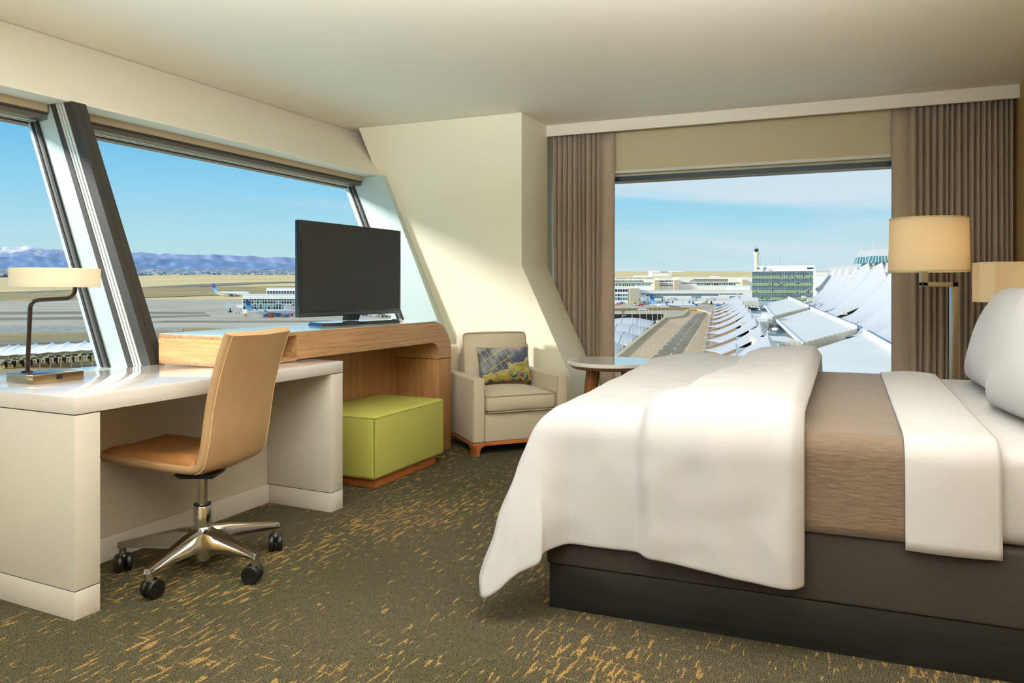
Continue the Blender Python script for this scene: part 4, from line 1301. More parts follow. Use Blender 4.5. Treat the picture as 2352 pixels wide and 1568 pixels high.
building('warehouse', 'navy blue low shed at the left edge of the far prairie', 'building', 1409, 1426, 637.5, [('wall', 1409, 1426, 631, 637.5, 60, 0, mat('navy_cladding', (44, 50, 110), .6), [])])

# office block with coloured glass grid
th, y, s, p = building('office_building', 'green and blue glass office block beside the white tents', 'building', 1728, 1860, 747, [
    ('core', 1728, 1857, 625, 747, 30, .6, M_pane_d, []), ('penthouse', 1740, 1861, 612, 625, 16, 6, M_bwhite, []), ('side_wall', 1857, 1863, 620, 747, 30, .2, M_bwhite, [])], yaw=-.33)
rnd = random.Random(11)
NC_, NR_ = 37, 38
wtot = 129 * s; z0 = zat(747, y) - p.z; z1 = zat(623.5, y) - p.z
bm = nbm()
pm = [M_pane_b, M_pane_g, mat('pale_green_pane', (150, 184, 130), .3), M_pane_d, mat('slate_pane', (70, 86, 100), .15)]
for r in range(NR_):
    zz0 = z0 + (z1 - z0) * r / NR_; zz1 = z0 + (z1 - z0) * (r + 1) / NR_
    rr = (NR_ - 1 - r) % 5
    for c in range(NC_):
        f0 = len(bm.faces)
        x0 = wtot * c / NC_; x1 = wtot * (c + 1) / NC_; g = .07
        box(bm, x0 + g, x1 - g, .25, .62, zz0 + g, zz1 - g)
        if rr in (3, 4): mi = 3 if rnd.random() < .12 else rnd.choice((1, 1, 1, 1, 2, 2))
        else: mi = rnd.choice((0, 4, 4)) if r > 10 else rnd.choice((0, 4, 2))
        bm.faces.ensure_lookup_table()
        for f in bm.faces[f0:]: f.material_index = mi
o = fin('glass_pane', bm, pm, th); o['kind'] = 'stuff'
M_mull = mat('pale_mullion', (204, 214, 208), .5)
bm = nbm()
for c in range(NC_ + 1): box(bm, wtot * c / NC_ - .05, wtot * c / NC_ + .05, 0, .5, z0, z1)
for r in range(NR_ + 1): box(bm, 0, wtot, .02, .5, z0 + (z1 - z0) * r / NR_ - .05, z0 + (z1 - z0) * r / NR_ + .05)
o = fin('mullion_grid', bm, M_mull, th); o['kind'] = 'stuff'
bm = nbm(); box(bm, 118 * s, 131 * s, 5.6, 7, zat(618.5, y) - p.z, zat(615, y) - p.z); fin('control_window', bm, M_pane_d, th)
for ux, hh in ((1745, 5), (1757, 3), (1772, 3), (1788, 8), (1803, 3), (1818, 2.5), (1830, 4), (1842, 3)):
    bm = nbm(); cyl(bm, ((ux - 1728) * s, 9, zat(612, y) - p.z), ((ux - 1728) * s, 9, zat(612, y) - p.z + hh), .09, n=6); fin('antenna', bm, M_steel, th)
for ux in (1742, 1756):
    bm = nbm(); lathe(bm, [(0, -.2), (1.2, .5), (1.25, .7), (0, .1)], 14); bm.transform(Matrix.Translation(((ux - 1728) * s, 3.5, zat(617, y) - p.z)) @ Matrix.Rotation(radians(60), 4, 'X')); fin('dish', bm, M_steel, th)
# diagonal brace on the terminal side
bm = nbm()
for k, (za, zb) in enumerate(((664, 655), (664, 673))):
    cyl(bm, (130 * s, 0, zat(za, y) - p.z), (138 * s, 0, zat(zb, y) - p.z), .8, n=8)
fin('diagonal_brace', bm, M_bwhite, th)

# control tower
yT = 1250.; zb = gz(yT); xT = xat(1737.5, yT); sT = yT / 1680
ct = thing('control_tower', 'tall cream control tower behind the glass office block', 'tower', (xT, yT, zb))
def tz(v): return zat(v, yT) - zb
bm = nbm(); lathe(bm, [(5.2 * sT, 0), (5.0 * sT, tz(600)), (5.0 * sT, tz(586)), (7.2 * sT, tz(582)), (7.2 * sT, tz(580)), (0, tz(580))], 20); fin('shaft', bm, M_cream, ct, 40)
bm = nbm(); lathe(bm, [(7.3 * sT, tz(580.5)), (7.4 * sT, tz(579)), (0, tz(579))], 20); fin('gallery', bm, M_bwhite, ct, 40)
bm = nbm(); lathe(bm, [(3.6 * sT, tz(579)), (4.9 * sT, tz(573)), (4.2 * sT, tz(571.2)), (0, tz(570.6))], 16); fin('cab', bm, M_pane_d, ct, 40)
bm = nbm(); cyl(bm, (0, 0, tz(571)), (0, 0, tz(566)), .3, n=6); fin('antenna', bm, M_steel, ct)
building('parking_garage', 'white building between the office block and the tents', 'building', 1858, 1935, 716, [('wall', 1858, 1935, 630, 716, 60, 12, M_bwhite, []), ('upper_wall', 1868, 1925, 625.5, 632, 30, 22, M_bwhite, [(634, 637, 10, D_, 1882, 1900)]), ('lower_wall', 1866, 1925, 657, 716, 20, -6, M_bwhite, [(660, 664, 12, T_), (670, 676, 12, D_)])])

# ------------------------------------------------------------------ tents
ROWD = Vector((.279, .960, 0)).normalized(); ROWL = Vector((-.960, .279, 0)).normalized()
def tent_bay(L, Wl, Wr, zp, zv, ze, nx=22, ny=26, pw=1.7, scal=.30, sharp=1.5):
    bm = nbm()
    def f(u, v):
        s = u - .5; w = 2 * v - 1
        a = abs(2 * s)
        ridge = zv + (zp - zv) * (1 - a) ** sharp
        wid = (Wl if w > 0 else Wr)
        tip = 1 - scal * (1 - a ** 2)
        k = abs(w)
        eave = ze - .5 * (1 - a) * 0
        z = eave + (ridge - eave) * (1 - k) ** pw
        return (s * L, w * wid * (1 - (1 - tip) * k ** 2), z)
    grid(bm, nx, ny, f)
    return bm

# curbside canopy: a row of peaked white tents beside the road
canopy = thing('tent_canopy', 'row of peaked white tent canopies along the right side of the road', 'canopy', (0, 0, 0))
r0 = Vector((57, 158, 0))
for k in range(11):
    t = -.02 + k * .112
    c = r0 + Vector((86, 303, 0)) * t
    L = 35.3
    zpk = gz(c.y, 16.2); zvl = gz(c.y, 18.2); zev = gz(c.y, 25.5)
    b_ = tent_bay(L, 17.5, 11, zpk, zvl, zev, scal=.34, pw=1.5, sharp=2.0)
    o = fin('tent', b_, M_memb, canopy, 60, c, atan2(ROWD.y, ROWD.x)); solidify(o, .12)
    bm = nbm(); cyl(bm, (0, 0, zpk - .6), (0, 0, zpk + 1.2), .28, .14, n=8); fin('mast_cap', bm, M_memb, canopy, 40, c)
    for sd_ in (-1,):
        bm = nbm(); q = c + ROWL * 16.5 + ROWD * L * .5; cyl(bm, (q.x, q.y, gz(q.y, 32)), (q.x, q.y, zev), .22, n=6); fin('post', bm, M_steel, canopy)

# great terminal tents on the right
term = thing('terminal_tents', 'great white tensile roof with tall masts over the terminal', 'roof', (0, 0, 0))
def great(yc, vtop, spread, L, kind, tw=1.0):
    xc = 164 + (yc - 330) * 66 / 190.
    c = Vector((xc, yc, 0))
    zp = zat(vtop, yc); ze = gz(yc, 21.)
    bm = tent_bay(L, spread, spread, zp, zp - (zp - ze) * .50, ze, nx=24, ny=30, pw=1.75, scal=.20, sharp=1.25)
    # flatten the crown into a ridge cap
    o = fin('tent', bm, M_memb, term, 60, c, atan2(ROWD.y, ROWD.x)); solidify(o, .2)
    ang = atan2(ROWD.y, ROWD.x)
    if kind:
        hcap = 13 * yc / 1680
        for z0_, z1_, w0, w1, m_, nm in ((zp - hcap, zp + hcap * .15, 5.6, 4.5, M_pane_t, 'skylight'), (zp + hcap * .15, zp + hcap * 1.3, 4.5, 3.2, M_memb, 'crown')):
            bm = nbm(); d0, d1 = 3.4 * (w0 / 5.6), 3.4 * (w1 / 5.6)
            hexa(bm, [(-d0, -w0, z0_), (d0, -w0, z0_), (d0, w0, z0_), (-d0, w0, z0_), (-d1, -w1, z1_), (d1, -w1, z1_), (d1, w1, z1_), (-d1, w1, z1_)])
            fin(nm, bm, m_, term, None, c, ang)
        bm = nbm()
        for q in range(9):
            yq = -5.4 + 10.8 * q / 8
            cyl(bm, (-3.45, yq, zp - hcap), (-2.75, yq * .8, zp + hcap * .15), .12, n=5)
        o = fin('skylight_bar', bm, M_bwhite, term, None, c, ang); o['kind'] = 'stuff'
        top = zp + hcap * 1.3; off = 3.2
    else:
        hc = zp - zat(vtop + 12, yc)
        bm = nbm(); hexa(bm, [(-1.6, -4.2, zp - hc * 1.6), (1.6, -4.2, zp - hc * 1.6), (1.6, 4.2, zp - hc * 1.6), (-1.6, 4.2, zp - hc * 1.6), (-1.1, -3.6, zp), (1.1, -3.6, zp), (1.1, 3.6, zp), (-1.1, 3.6, zp)]); fin('crown', bm, M_memb, term, None, c, ang)
        top = zp; off = 3.4
    for s_ in (1,):
        q = c + ROWL * off * .8
        bm = nbm(); cyl(bm, (q.x, q.y, top - 2), (q.x, q.y, top + (4.6 if kind else 3.6)), .35, .12, n=8); fin('mast', bm, M_memb, term)
for yc, vt, kind in ((520, 611, 0), (478, 611, 0), (438, 610, 0), (400, 609, 0), (358, 592, 1), (316, 590, 1), (276, 606, 0), (238, 607, 0), (202, 604, 0), (168, 600, 0)):
    great(yc, vt, 30 if kind else 27, 42 if kind else 40, kind)
# dark glazed wall and plant under the tent edges
bm = nbm()
for k in range(12):
    q = Vector((110 + k * 9.0 - 6, 190 + k * 28.0, 0))
q0 = Vector((104, 176, 0)) ; q1 = q0 + ROWD * 380
prism(bm, [(q0.x, q0.y), (q0.x + 30, q0.y - 8), (q1.x + 30, q1.y - 8), (q1.x, q1.y)], lambda p_, e: (p_[0], p_[1], gz(p_[1], 24 if e else 38)))
fin('glazed_wall', bm, mat('dark_glazed_wall', (62, 68, 70), .4), term)
rnd = random.Random(5)
for k in range(22):
    t = 14 + k * 14.5
    q = q0 + ROWD * t + ROWL * rnd.uniform(-4, 2)
    z = gz(q.y, 24) + .02
    un = thing('roof_unit', '%s pale plant unit from the near end, under the edge of the great tents' % ORD[k], 'machinery', (q.x, q.y, z), rnd.uniform(0, .5), 'plant units under the tents')
    w = rnd.uniform(1.1, 1.8); h = rnd.uniform(1.3, 2.2)
    if k % 2:
        bm = nbm(); lathe(bm, [(w, .2), (w, h), (w * .8, h + .2), (w * .7, h), (0, h - .1)], 14); fin('casing', bm, M_conc, un, 40)
    else:
        bm = nbm(); box(bm, -w, w, -w * .7, w * .7, .2, h, .05); fin('casing', bm, M_bwhite, un)
        bm = nbm(); lathe(bm, [(w * .5, h), (w * .5, h + .25), (w * .42, h + .2), (0, h + .05)], 12); fin('fan_cowl', bm, M_steel, un, 40)
    bm = nbm(); box(bm, -w, w, -.15, .15, 0, .2); fin('skid', bm, M_steel, un)
for uv, wh in (((1939, 722), 'before the middle pale roof edge'), ((1859, 690), 'at the corner of the farthest pale roof'), ((1846, 684), 'farthest left, near the glass office block'), ((1872, 695), 'beside the top corner of the middle pale roof')):
    yq = 300 if uv[0] > 1900 else 400
    x = xat(uv[0], yq); z = zat(uv[1], yq)
    fl = thing('floodlight', 'floodlight on a pole, ' + wh, 'light', (x, yq, gz(yq, 24)), 0, 'floodlights beside the tents')
    zz = z - gz(yq, 24)
    bm = nbm(); cyl(bm, (0, 0, 0), (0, 0, zz), .14, n=8); fin('pole', bm, M_steel, fl)
    bm = nbm(); box(bm, -1.1, 1.1, -.5, .5, zz - .1, zz + 1.1, .08); fin('lamp_box', bm, M_cream, fl)

# ------------------------------------------------------------------ terminal roofs
def roof_slab(label, P, h, fas, m=M_roof, par=None):
    """P: four sight points on the roof plane (far-left, far-right, near-right, near-left)"""
    Q = [gp(u, v, h) for u, v in P]
    th = thing('flat_roof', label, 'roof', Q[3], 0)
    L_ = [q - Q[3] for q in Q]
    bm = nbm()
    a = [bm.verts.new(q) for q in L_]; b = [bm.verts.new(q - Vector((0, 0, .35))) for q in L_]
    bm.faces.new(a); bm.faces.new(b[::-1])
    for i in range(4): bm.faces.new((a[i], b[i], b[(i + 1) % 4], a[(i + 1) % 4]))
    fin('roof_sheet', bm, m, th)
    # parapets on the right (blue-grey gutter) and the left (white kerb)
    def rail(p, q, w, hh, nm, mm):
        d = (q - p).normalized(); n_ = Vector((d.y, -d.x, 0))
        bm = nbm(); hexa(bm, [p, q, q + n_ * w, p + n_ * w, p + Vector((0, 0, hh)), q + Vector((0, 0, hh)), q + n_ * w + Vector((0, 0, hh)), p + n_ * w + Vector((0, 0, hh))]); fin(nm, bm, mm, th)
    rail(L_[1], L_[2], -1.3, 1.0, 'parapet', M_gutter)
    rail(L_[1], L_[2], .5, 1.3, 'parapet_cap', M_bwhite)
    rail(L_[3], L_[0], .6, .5, 'kerb', M_bwhite)
    # fascia: separate cream panels along the near edge
    p, q = L_[3], L_[2]
    n = 12
    for k in range(n):
        u0, u1 = k / n, (k + 1) / n - .006
        A = p + (q - p) * u0; B = p + (q - p) * u1
        d = (q - p).normalized(); nn = Vector((d.y, -d.x, 0)) * .25
        bm = nbm(); dz = Vector((0, 0, -fas)); up = Vector((0, 0, .3))
        hexa(bm, [A + dz, B + dz, B + dz + nn, A + dz + nn, A + up, B + up, B + up + nn, A + up + nn]); fin('fascia_panel', bm, M_cream, th)
    return th
roof_slab('farthest pale terminal roof with blue-grey right parapet', [(1751, 699), (1812, 684.5), (1858, 706), (1775, 727)], 19, 2.4)
roof_slab('middle pale terminal roof with cream fascia panels', [(1780, 734), (1863, 710), (1968, 756), (1839, 790)], 19, 2.6)
roof_slab('nearest pale terminal roof below the window', [(1839, 812), (1985.7, 765.5), (2210, 900), (1790, 1010)], 19, 2.6)

def block(label, P, h, depth_, m=M_cream, panels=8):
    """flat topped block; P: far-left, far-right, near-right, near-left sight points of its top"""
    Q = [gp(u, v, h) for u, v in P]
    th = thing('roof_block', label, 'building', Q[3], 0)
    L_ = [q - Q[3] for q in Q]
    bm = nbm(); a = [bm.verts.new(q) for q in L_]; b = [bm.verts.new(q - Vector((0, 0, depth_))) for q in L_]
    bm.faces.new(a); bm.faces.new(b[::-1])
    for i in range(4): bm.faces.new((a[i], b[i], b[(i + 1) % 4], a[(i + 1) % 4]))
    fin('core', bm, m, th)
    bm = nbm(); a = [bm.verts.new(q + Vector((0, 0, .05))) for q in L_]; bm.faces.new(a); r = bmesh.ops.extrude_face_region(bm, geom=bm.faces[:]); bmesh.ops.translate(bm, verts=[v for v in r['geom'] if isinstance(v, bmesh.types.BMVert)], vec=(0, 0, .2)); bmesh.ops.scale(bm, verts=bm.verts[:], vec=(.94, .94, 1), space=Matrix.Translation(-(sum(L_, Vector()) / 4))); fin('roof_sheet', bm, M_roof, th)
    p, q = L_[3], L_[2]
    d = (q - p).normalized(); nn = Vector((d.y, -d.x, 0)) * .2
    for k in range(panels):
        A = p + (q - p) * (k / panels); B = p + (q - p) * ((k + 1) / panels - .012)
        for zt_, zb_ in ((.35, -depth_ * .32), (-depth_ * .33, -depth_)):
            bm = nbm(); dz = Vector((0, 0, zb_)); up = Vector((0, 0, zt_)); hexa(bm, [A + dz, B + dz, B + dz + nn, A + dz + nn, A + up, B + up, B + up + nn, A + up + nn]); fin('wall_panel', bm, m, th)
    return th
block('cream panelled roof block nearest, right of the tent canopies', [(1722, 772), (1806, 774), (1837, 786), (1740, 786)], 18.6, 3.6)
block('cream panelled roof block in the middle, right of the tent canopies', [(1702, 742), (1762, 741), (1773, 723), (1716, 720)][::-1], 18.2, 2.6)
block('small cream roof block at the far end of the tent canopies', [(1700, 684), (1742, 684), (1743, 692), (1702, 692)], 16.5, 3.2, panels=5)
block('white stair housing on the roofs', [(1750, 718), (1772, 718), (1774, 722), (1752, 722)], 16.6, 3.4, M_bwhite, 2)
flat('lower_roof', [gp(1690, 690, 21.5), gp(1790, 690, 21.5), gp(1850, 800, 21.5), gp(1880, 900, 21.5), gp(1690, 900, 21.5)], mat('green_grey_lower_roof', (190, 196, 184), .9), 0, False)
tag(bpy.data.objects['lower_roof'], 'lower grey roof between the canopies and the terminal roofs', 'roof')
for u, v, w, wh in ((1735, 752, 10, 'middle'), (1746, 775, 9, 'nearest'), (1722, 700, 9, 'farthest')):
    q = gp(u, v, 20.6)
    bx = thing('roof_well', '%s dark green roof well beside the cream roof blocks' % wh, 'roof well', q, .2, 'roof wells')
    bm = nbm(); box(bm, -w * .35, w * .35, -w * .25, w * .25, -.9, .25); fin('lining', bm, mat('dark_green_well', (44, 84, 66), .5), bx)
    bm = nbm(); box(bm, -w * .4, w * .4, w * .25, w * .3, -.9, .7); fin('curb', bm, M_bwhite, bx)
rnd = random.Random(9)
VP_ = []
for k in range(16): VP_.append((rnd.uniform(1728, 1800), rnd.uniform(756, 770)) if k % 3 else (rnd.uniform(1724, 1765), rnd.uniform(704, 712)))
VP_.sort()
for k, (u, v) in enumerate(VP_):
    q = gp(u, v, 19.4)
    un = thing('roof_vent', '%s pale vent box from the left on the roofs beside the tent canopies' % ORD[k], 'vent', q, rnd.uniform(0, 1.5), 'roof vents')
    w = rnd.uniform(.4, .8)
    bm = nbm(); box(bm, -w, w, -w, w, 0, w, .05); fin('box', bm, M_bwhite, un)
    bm = nbm(); lathe(bm, [(w * .5, w), (w * .5, w + .3), (w * .8, w + .4), (0, w + .6)], 10); fin('cowl', bm, M_steel, un)

# ------------------------------------------------------------------ roadway on the right
HR = 32.
road = flat('roadway', [gp(1392, 850, HR), gp(1432, 815, HR), gp(1530, 733, HR), gp(1566, 722, HR), gp(1590, 714, HR), gp(1640, 714, HR), gp(1690, 722, HR), gp(1700, 850, HR), gp(1690, 1000, HR), gp(1250, 1000, HR)], M_roadtan, .0, label='wide tan concrete roadway running up to the terminal')
flat('worn_lane', [gp(1478, 850, HR), gp(1500, 820, HR), gp(1596, 722, HR), gp(1622, 716, HR), gp(1625, 722, HR), gp(1560, 820, HR), gp(1545, 850, HR)], M_roadgrey, .05, label='darker worn lanes down the middle of the roadway')
M_line = mat('road_paint', (236, 232, 214), .8)
cnt = 0
for u0, v0, u1, v1 in ((1474, 815, 1590, 722), (1508, 815, 1601, 720), (1540, 815, 1613, 718), (1572, 815, 1623, 722)):
    P0, P1 = gp(u0, v0, HR), gp(u1, v1, HR)
    d = (P1 - P0); n = 15
    for k in range(n):
        A = P0 + d * (k / n); B = P0 + d * ((k + .33) / n)
        dd = d.normalized(); nn = Vector((dd.y, -dd.x, 0)) * .22
        bm = nbm(); up = Vector((0, 0, .07)); hexa(bm, [A - nn, A + nn, B + nn, B - nn, A - nn + up, A + nn + up, B + nn + up, B - nn + up])
        o = fin('lane_dash', bm, M_line, road)
def wallrun(name, label, pts, h, hh, w, m, cat='wall'):
    bm = nbm()
    P = [gp(u, v, h) for u, v in pts]
    th = None
    A = []
    for i, p_ in enumerate(P):
        d = (P[min(i + 1, len(P) - 1)] - P[max(i - 1, 0)]).normalized(); n_ = Vector((d.y, -d.x, 0)) * w / 2
        A.append([bm.verts.new(p_ + n_ * s + Vector((0, 0, z))) for s, z in ((-1, -5), (1, -5), (1, hh), (-1, hh))])
    for a, b in zip(A, A[1:]):
        for k in range(4): bm.faces.new((a[k], a[(k + 1) % 4], b[(k + 1) % 4], b[k]))
    bm.faces.new(A[0][::-1]); bm.faces.new(A[-1])
    return tag(fin(name, bm, m), label, cat)
wallrun('retaining_wall', 'cream concrete wall along the left edge of the roadway', [(1385, 850), (1428, 815), (1480, 770), (1529, 731)], HR, 1.3, 1.6, M_conc)
wallrun('retaining_wall', 'short cream wall at the head of the roadway', [(1529, 733), (1552, 731), (1568, 727), (1578, 717)], HR, 1.3, 1.4, M_conc)
wallrun('retaining_wall', 'curved cream wall right of the bridge bend', [(1578, 714.5), (1600, 713), (1620, 716), (1634, 722), (1640, 728)], HR, 1.2, 1.4, M_conc)
# elevated bridge
M_bridge = mat('tan_bridge', (196, 164, 112), .85, var=(.05, .08))
br = thing('road_bridge', 'tan elevated road bridge curving across in front of the apron', 'bridge', (0, 0, 0))
def curvebox(pts, h0, h1, w, nm, m):
    bm = nbm(); A = []
    P = [Vector(gp(u, v, HR)) for u, v in pts]
    for i, p_ in enumerate(P):
        d = (P[min(i + 1, len(P) - 1)] - P[max(i - 1, 0)]); d.z = 0; d.normalize(); n_ = Vector((d.y, -d.x, 0)) * w / 2
        A.append([bm.verts.new(p_ + n_ * s + Vector((0, 0, z))) for s, z in ((-1, h0), (1, h0), (1, h1), (-1, h1))])
    for a, b in zip(A, A[1:]):
        for k in range(4): bm.faces.new((a[k], a[(k + 1) % 4], b[(k + 1) % 4], b[k]))
    bm.faces.new(A[0][::-1]); bm.faces.new(A[-1]); fin(nm, bm, m, br)
bp_ = [(1340, 714), (1400, 714), (1470, 713), (1530, 712), (1580, 711.5), (1612, 712)]
curvebox(bp_, 0, 2.2, 8, 'deck', M_bridge)
for k, u in enumerate((1404, 1432, 1462, 1492, 1520)):
    q = gp(u, 714, HR); bm = nbm(); box(bm, q.x - .9, q.x + .9, q.y - .8, q.y + .8, gz(q.y) - 1, q.z); fin('pier', bm, M_conc, br)
bm = nbm(); a, b = gp(1340, 720, HR), gp(1530, 719, HR)
hexa(bm, [a + Vector((0, 10, -12)), b + Vector((0, 10, -12)), b + Vector((0, 14, -12)), a + Vector((0, 14, -12)), a + Vector((0, 10, -1)), b + Vector((0, 10, -1)), b + Vector((0, 14, -1)), a + Vector((0, 14, -1))]); fin('under_deck_slab', bm, mat('dark_underpass', (58, 50, 40), .9), br)  # plain dark slab behind the piers, below the deck
# light poles along the wall
for k, (u, vb, vt) in enumerate(((1429.6, 810, 724), (1452, 792, 714), (1470, 776, 706), (1485, 762, 704), (1499, 751, 702), (1510, 742, 703), (1520, 735, 703), (1529, 728, 705))):
    q = gp(u, vb, HR); ht = zat(vt, q.y) - q.z
    q.z += 1.35; ht -= 1.35
    lp = thing('light_pole', '%s slim white light pole from the left on the roadway wall' % ORD[k], 'light pole', q, 0, 'light poles along the roadway wall')
    bm = nbm(); cyl(bm, (0, 0, 0), (0, 0, ht), .16, .10, n=8); fin('pole', bm, M_memb, lp)
    bm = nbm(); box(bm, -.1, 1.5, -.12, .12, ht - .1, ht + .08); fin('arm', bm, M_memb, lp)
    bm = nbm(); cyl(bm, (0, 0, 0), (0, 0, .8), .3, n=8); fin('foot', bm, M_conc, lp)

# parking shade: arched white membranes on the lower level
HP = 36.
flat('parking_lot', [gp(1340, 880, DEP), gp(1440, 830, DEP), gp(1545, 745, DEP), (1545, 733), (1340, 733)], M_asph, .8, label='dark parking lot left of the roadway')
sh_ = thing('shade_canopy', 'arched white membrane canopies over the parking left of the roadway', 'canopy', (0, 0, 0))
def arch(P, rise, nm='membrane'):
    """P: four sight points near-left, near-right, far-right, far-left at eave level"""
    Q = [gp(u, v, 33.5) for u, v in P]
    bm = nbm()
    def f(u, v):
        a = Q[0] + (Q[1] - Q[0]) * u; b = Q[3] + (Q[2] - Q[3]) * u
        p_ = a + (b - a) * v
        return (p_.x, p_.y, p_.z + rise * sin(pi * v) * (.72 + .28 * sin(pi * u)) - .6 * (4 * (u - .5) ** 2))
    grid(bm, 14, 14, f); o = fin(nm, bm, M_memb, sh_, 60); solidify(o, .12)
    for u in (.0, .33, .66, 1):
        bm = nbm(); tube(bm, [Vector(f(u, v / 10)) + Vector((0, 0, .08)) for v in range(11)], .10, 5); fin('arch_rib', bm, M_steel, sh_)
arch([(1330, 822), (1412, 826), (1450, 796), (1370, 790)], 4.0)
arch([(1360, 786), (1452, 794), (1476, 774), (1384, 768)], 4.0)
arch([(1376, 766), (1478, 772), (1496, 756), (1394, 752)], 4.2)
arch([(1388, 750), (1498, 754), (1508, 742), (1404, 739)], 4.4)
rnd = random.Random(4)
CARC = [mat('car_dark', (52, 52, 54), .3), mat('car_silver', (176, 178, 178), .3), M_vwhite, mat('car_grey', (96, 98, 100), .3)]
def vehicle(q, rot, m, label, group, L=4.6, Wd=1.9, kind='car', cat='car'):
    th = thing(kind, label, cat, q, rot, group)
    bm = nbm()
    if kind == 'car':
        prism(bm, [(-L / 2, .35), (L / 2, .35), (L / 2, .75), (L * .28, .92), (L * .14, 1.42), (-L * .26, 1.45), (-L * .42, .98), (-L / 2, .9)], lambda p_, e: (p_[0], (Wd / 2 if e else -Wd / 2), p_[1]))
    else:
        box(bm, -L / 2, L / 2, -Wd / 2, Wd / 2, .5, 1.1); box(bm, L * .12, L * .46, -Wd / 2, Wd / 2, 1.1, 2.2); box(bm, -L / 2, L * .05, -Wd / 2, Wd / 2, 1.1, 1.9)
    fin('body', bm, m, th)
    for x in (-L * .3, L * .3):
        for s in (-1, 1):
            bm = nbm(); cyl(bm, (x, s * Wd * .5, .34), (x, s * Wd * .36, .34), .34, n=10); fin('wheel', bm, M_tyre, th)
    return th
for k in range(15):
    t = k / 14
    u = 1420 + (1514 - 1420) * t; v = 812 + (740 - 812) * t ** .9
    q = gp(u, v, 36.5)
    kk = k % 4
    vehicle(q, .6 + rnd.uniform(-.1, .1), CARC[kk], '%s car, %s from the near end, under the white arched canopies' % (('dark', 'silver', 'white', 'grey')[kk], ORD[k]), 'cars under the arched canopies')

# ------------------------------------------------------------------ toll plaza on the left
def toll():
    HT = 31.5
    y0 = gp(230, 800, HT).y
    th = thing('toll_canopy', 'long white peaked tent canopy over the toll plaza', 'canopy', (0, 0, 0))
    peaks = [(-60, 800), (22, 795), (42, 793.5), (82, 794), (121, 789), (156, 789), (196, 785), (235, 788)]
    # ridge runs along the plaza, eaves towards the hotel
    n = 150
    u0, u1 = -110, 238
    def ridge_v(u):
        # saggy between peaks
        base = 802.5 - (u + 20) * (802.5 - 790) / 230
        k = 0
        for pu, pv in peaks: k = max(k, exp(-abs(u - pu) / 6.5))
        return base - 2.5 - 7.5 * k
    bm = nbm()
    def f(a, b):
        u = u0 + (u1 - u0) * a
        yb = 294 - .02 * (u - u0)
        ve = 820 - (u + 20) * (820 - 803.5) / 250 + .8 * sin(u * .17)
        if b < .5:
            t = b / .5; y = yb - 8 * (1 - t) 
            z = zat(ve, y) * (1 - t ** .8) + zat(ridge_v(u), y) * t ** .8
        else:
            t = (b - .5) / .5; y = yb + 9 * t; z = zat(ridge_v(u), yb) - 5 * t ** .8
        return (xat(u, yb), y, z)
    grid(bm, n, 12, f); o = fin('membrane', bm, mat('toll_membrane', (250, 248, 240), .6), th, 80); solidify(o, .1)
    for u in range(-100, 240, 24):
        x = xat(u, 288); bm = nbm(); cyl(bm, (x, 288, gz(288)), (x, 288, zat(817 - u * .06, 288)), .25, n=6); fin('post', bm, M_conc, th)
    M_sgn = mat('sign_green', (24, 70, 44), .6)
    signs = [(17, 827), (35, 825), (57, 823.5), (77, 822), (91, 820.5), (117, 819), (134, 817), (155, 816.5), (172, 815), (193, 813.5), (209, 812.5), (226, 812)]
    for k, (u, v) in enumerate(signs):
        y = 283.; s = y / 1680
        sg = thing('lane_sign', '%s dark green lane sign from the left under the toll canopy' % ORD[k], 'sign', (xat(u, y), y, zat(v, y)), 0, 'toll lane signs')
        bm = nbm(); box(bm, -5.4 * s, 5.4 * s, 0, .3, -2.1 * s, 1.8 * s); fin('board', bm, M_sgn, sg)
        bm = nbm(); box(bm, -5.4 * s, 5.4 * s, -.05, .3, -2.7 * s, -2.1 * s); fin('lower_trim', bm, M_yellow, sg)
        for x in (-3, 3):
            bm = nbm(); box(bm, (x - .5) * s, (x + .5) * s, 0, .3, 1.8 * s, 4.5 * s); fin('hanger', bm, M_cream, sg)
    rnd = random.Random(6)
    for k in range(12):
        u = 4 + k * 19.5; v = 846.5 - (u - 4) * (846.5 - 829.5) / 220
        q = gp(u, v, 37.9); s = q.y / 1680
        isl = thing('toll_island', '%s toll island from the left, with booth and yellow bollards' % ORD[k], 'toll booth', q, -.10, 'toll islands')
        bm = nbm(); box(bm, -6.5 * s, 7.5 * s, -.8, .8, 0, .35); fin('kerb', bm, M_yellow, isl)
        bm = nbm(); box(bm, -1.5 * s, 1.5 * s, .9, 2.6, .0, 2.7); fin('booth', bm, mat('booth_dark', (48, 46, 46), .5), isl)
        bm = nbm(); box(bm, -1.9 * s, 1.9 * s, .7, 2.8, 2.7, 3.0); fin('booth_roof', bm, M_conc, isl)
        for x in (-4.4, 4.2, 6.2):
            bm = nbm(); cyl(bm, (x * s, 0, .35), (x * s, 0, 1.9 if x < 0 else 1.3), .24, n=8); fin('bollard', bm, M_yellow, isl)
        bm = nbm(); box(bm, -4.2 * s, -1.9 * s, -.4, .4, .35, 1.1); fin('barrier_box', bm, M_vwhite, isl)
        bm = nbm(); cyl(bm, (-3.2 * s, 0, 1.9), (-3.2 * s, .12, 1.9), .42, n=10); cyl(bm, (-3.2 * s, .06, .3), (-3.2 * s, .06, 1.9), .06, n=6); fin('stop_sign', bm, mat('sign_red_faded', (216, 128, 120), .6), isl)
toll()

